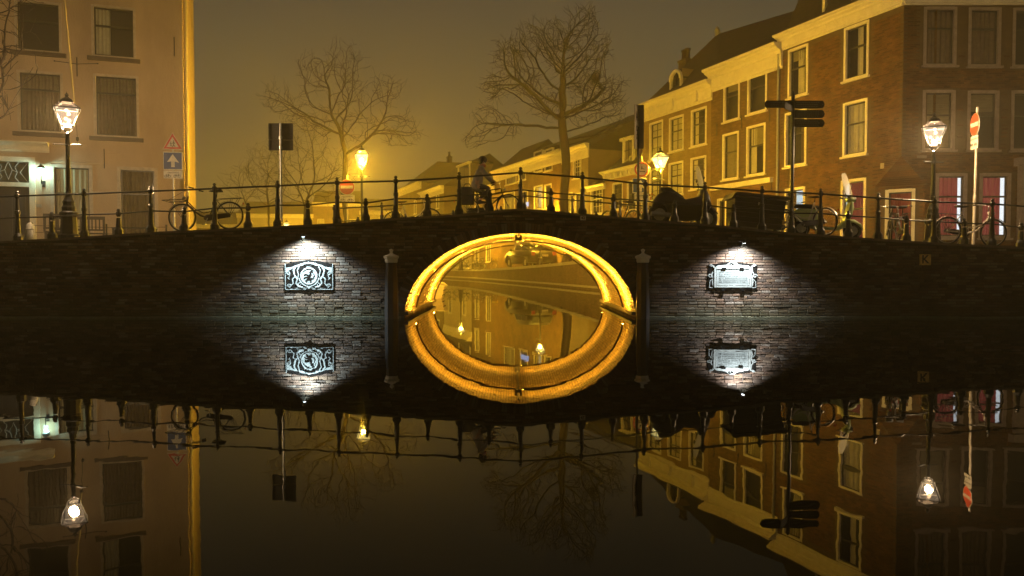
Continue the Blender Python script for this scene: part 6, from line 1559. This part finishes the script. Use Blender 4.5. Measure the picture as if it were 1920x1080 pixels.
skin_mesh('body', B, E, Rr, Msk, per)
ct = [(-.30, 0, .86), (-.27, 0, .98), (-.20, 0, 1.16), (-.10, 0, 1.37), (-.05, 0, 1.48)]; cE = [(0, 1), (1, 2), (2, 3), (3, 4)]; cR = [(.19, .20), .165, .15, (.145, .18), .075]
for s in (-1, 1):
    k = len(ct); ct += [(-.09, s * .17, 1.42), (.06, s * .24, 1.20), (.19, s * .268, 1.06)]; cE += [(3, k), (k, k + 1), (k + 1, k + 2)]; cR += [.078, .06, .048]
skin_mesh('coat', ct, cE, cR, Mco, per, 1)
for s, knee, foot in legs:
    skin_mesh('trouser_leg', [(-.24, s * .08, .95), knee, (foot[0] - .06, foot[1], foot[2] + .13)], [(0, 1), (1, 2)], [.11, .080, .062], Mtr, per, 0)
    a = MB(); a.puffy([(foot[0] - .13, foot[2] - .005), (foot[0] - .13, foot[2] + .06), (foot[0] - .06, foot[2] + .11), (foot[0] + .02, foot[2] + .06), (foot[0] + .15, foot[2] + .03), (foot[0] + .16, foot[2] - .005)], .05, foot[1]); a.build('shoe', M_rubber, per, smooth=True)
a = MB(); a.sphere((-.015, 0, 1.665), .118, 14, (1.0, .88, .98)); a.sphere((-.06, 0, 1.60), .085, 10, (.8, .95, 1)); a.build('hair', mat('dark_hair', (.02, .014, .01), .7), per, smooth=True)
a = MB(); a.sphere((.105, 0, 1.625), .016, 8, (1, .8, 1.4)); a.build('nose', Msk, per, smooth=True)
for s in (-1, 1):
    a = MB(); a.sphere((.085, s * .032, 1.65), .011, 8); a.build('eye', M_blk, per)
    a = MB(); a.sphere((.0, s * .085, 1.63), .024, 8, (.7, .35, 1.2)); a.build('ear', Msk, per)
a = MB(); a.sphere((.092, 0, 1.582), .02, 8, (.4, 1.1, .3)); a.build('mouth', mat('lips', (.3, .1, .08), .5), per)
a = MB(); a.torus((-.035, 0, 1.50), .07, .035, 'z', 16, 8); a.build('scarf', mat('rose_scarf', (.42, .14, .12), .9), per, smooth=True)
bg_ = thing('pannier_bag', 'dark bag hanging on the carrier of the ridden bicycle', 'bag', (pl[0] - .60, 20.6, pl[2])); a = MB(); a.puffy([(-.22, .42), (-.24, .78), (-.16, .92), (.14, .92), (.2, .78), (.18, .42)], .19, slices=7, squash=.8); a.build('bag_body', Mtr, bg_, smooth=True); a = MB(); a.tube([(-.12, .0, .9), (-.05, 0, 1.0), (.06, 0, 1.0), (.12, 0, .9)], .012, 6); a.build('strap', M_rubber, bg_)

# ---------------------------------------------------------------- air
def haze():
    m = bpy.data.materials.new('night_mist'); m.use_nodes = True; N, L = nodes(m); N.remove(N['Principled BSDF'])
    v = N.new('ShaderNodeVolumePrincipled'); v.inputs['Color'].default_value = (.97, .88, .66, 1); v.inputs['Density'].default_value = HAZE; v.inputs['Anisotropy'].default_value = .05
    L.new(v.outputs[0], N['Material Output'].inputs['Volume'])
    mb = MB(); mb.box((0, 74, 10.5), (300, 168, 23)); mb.build('haze', m, kind='stuff')
haze()
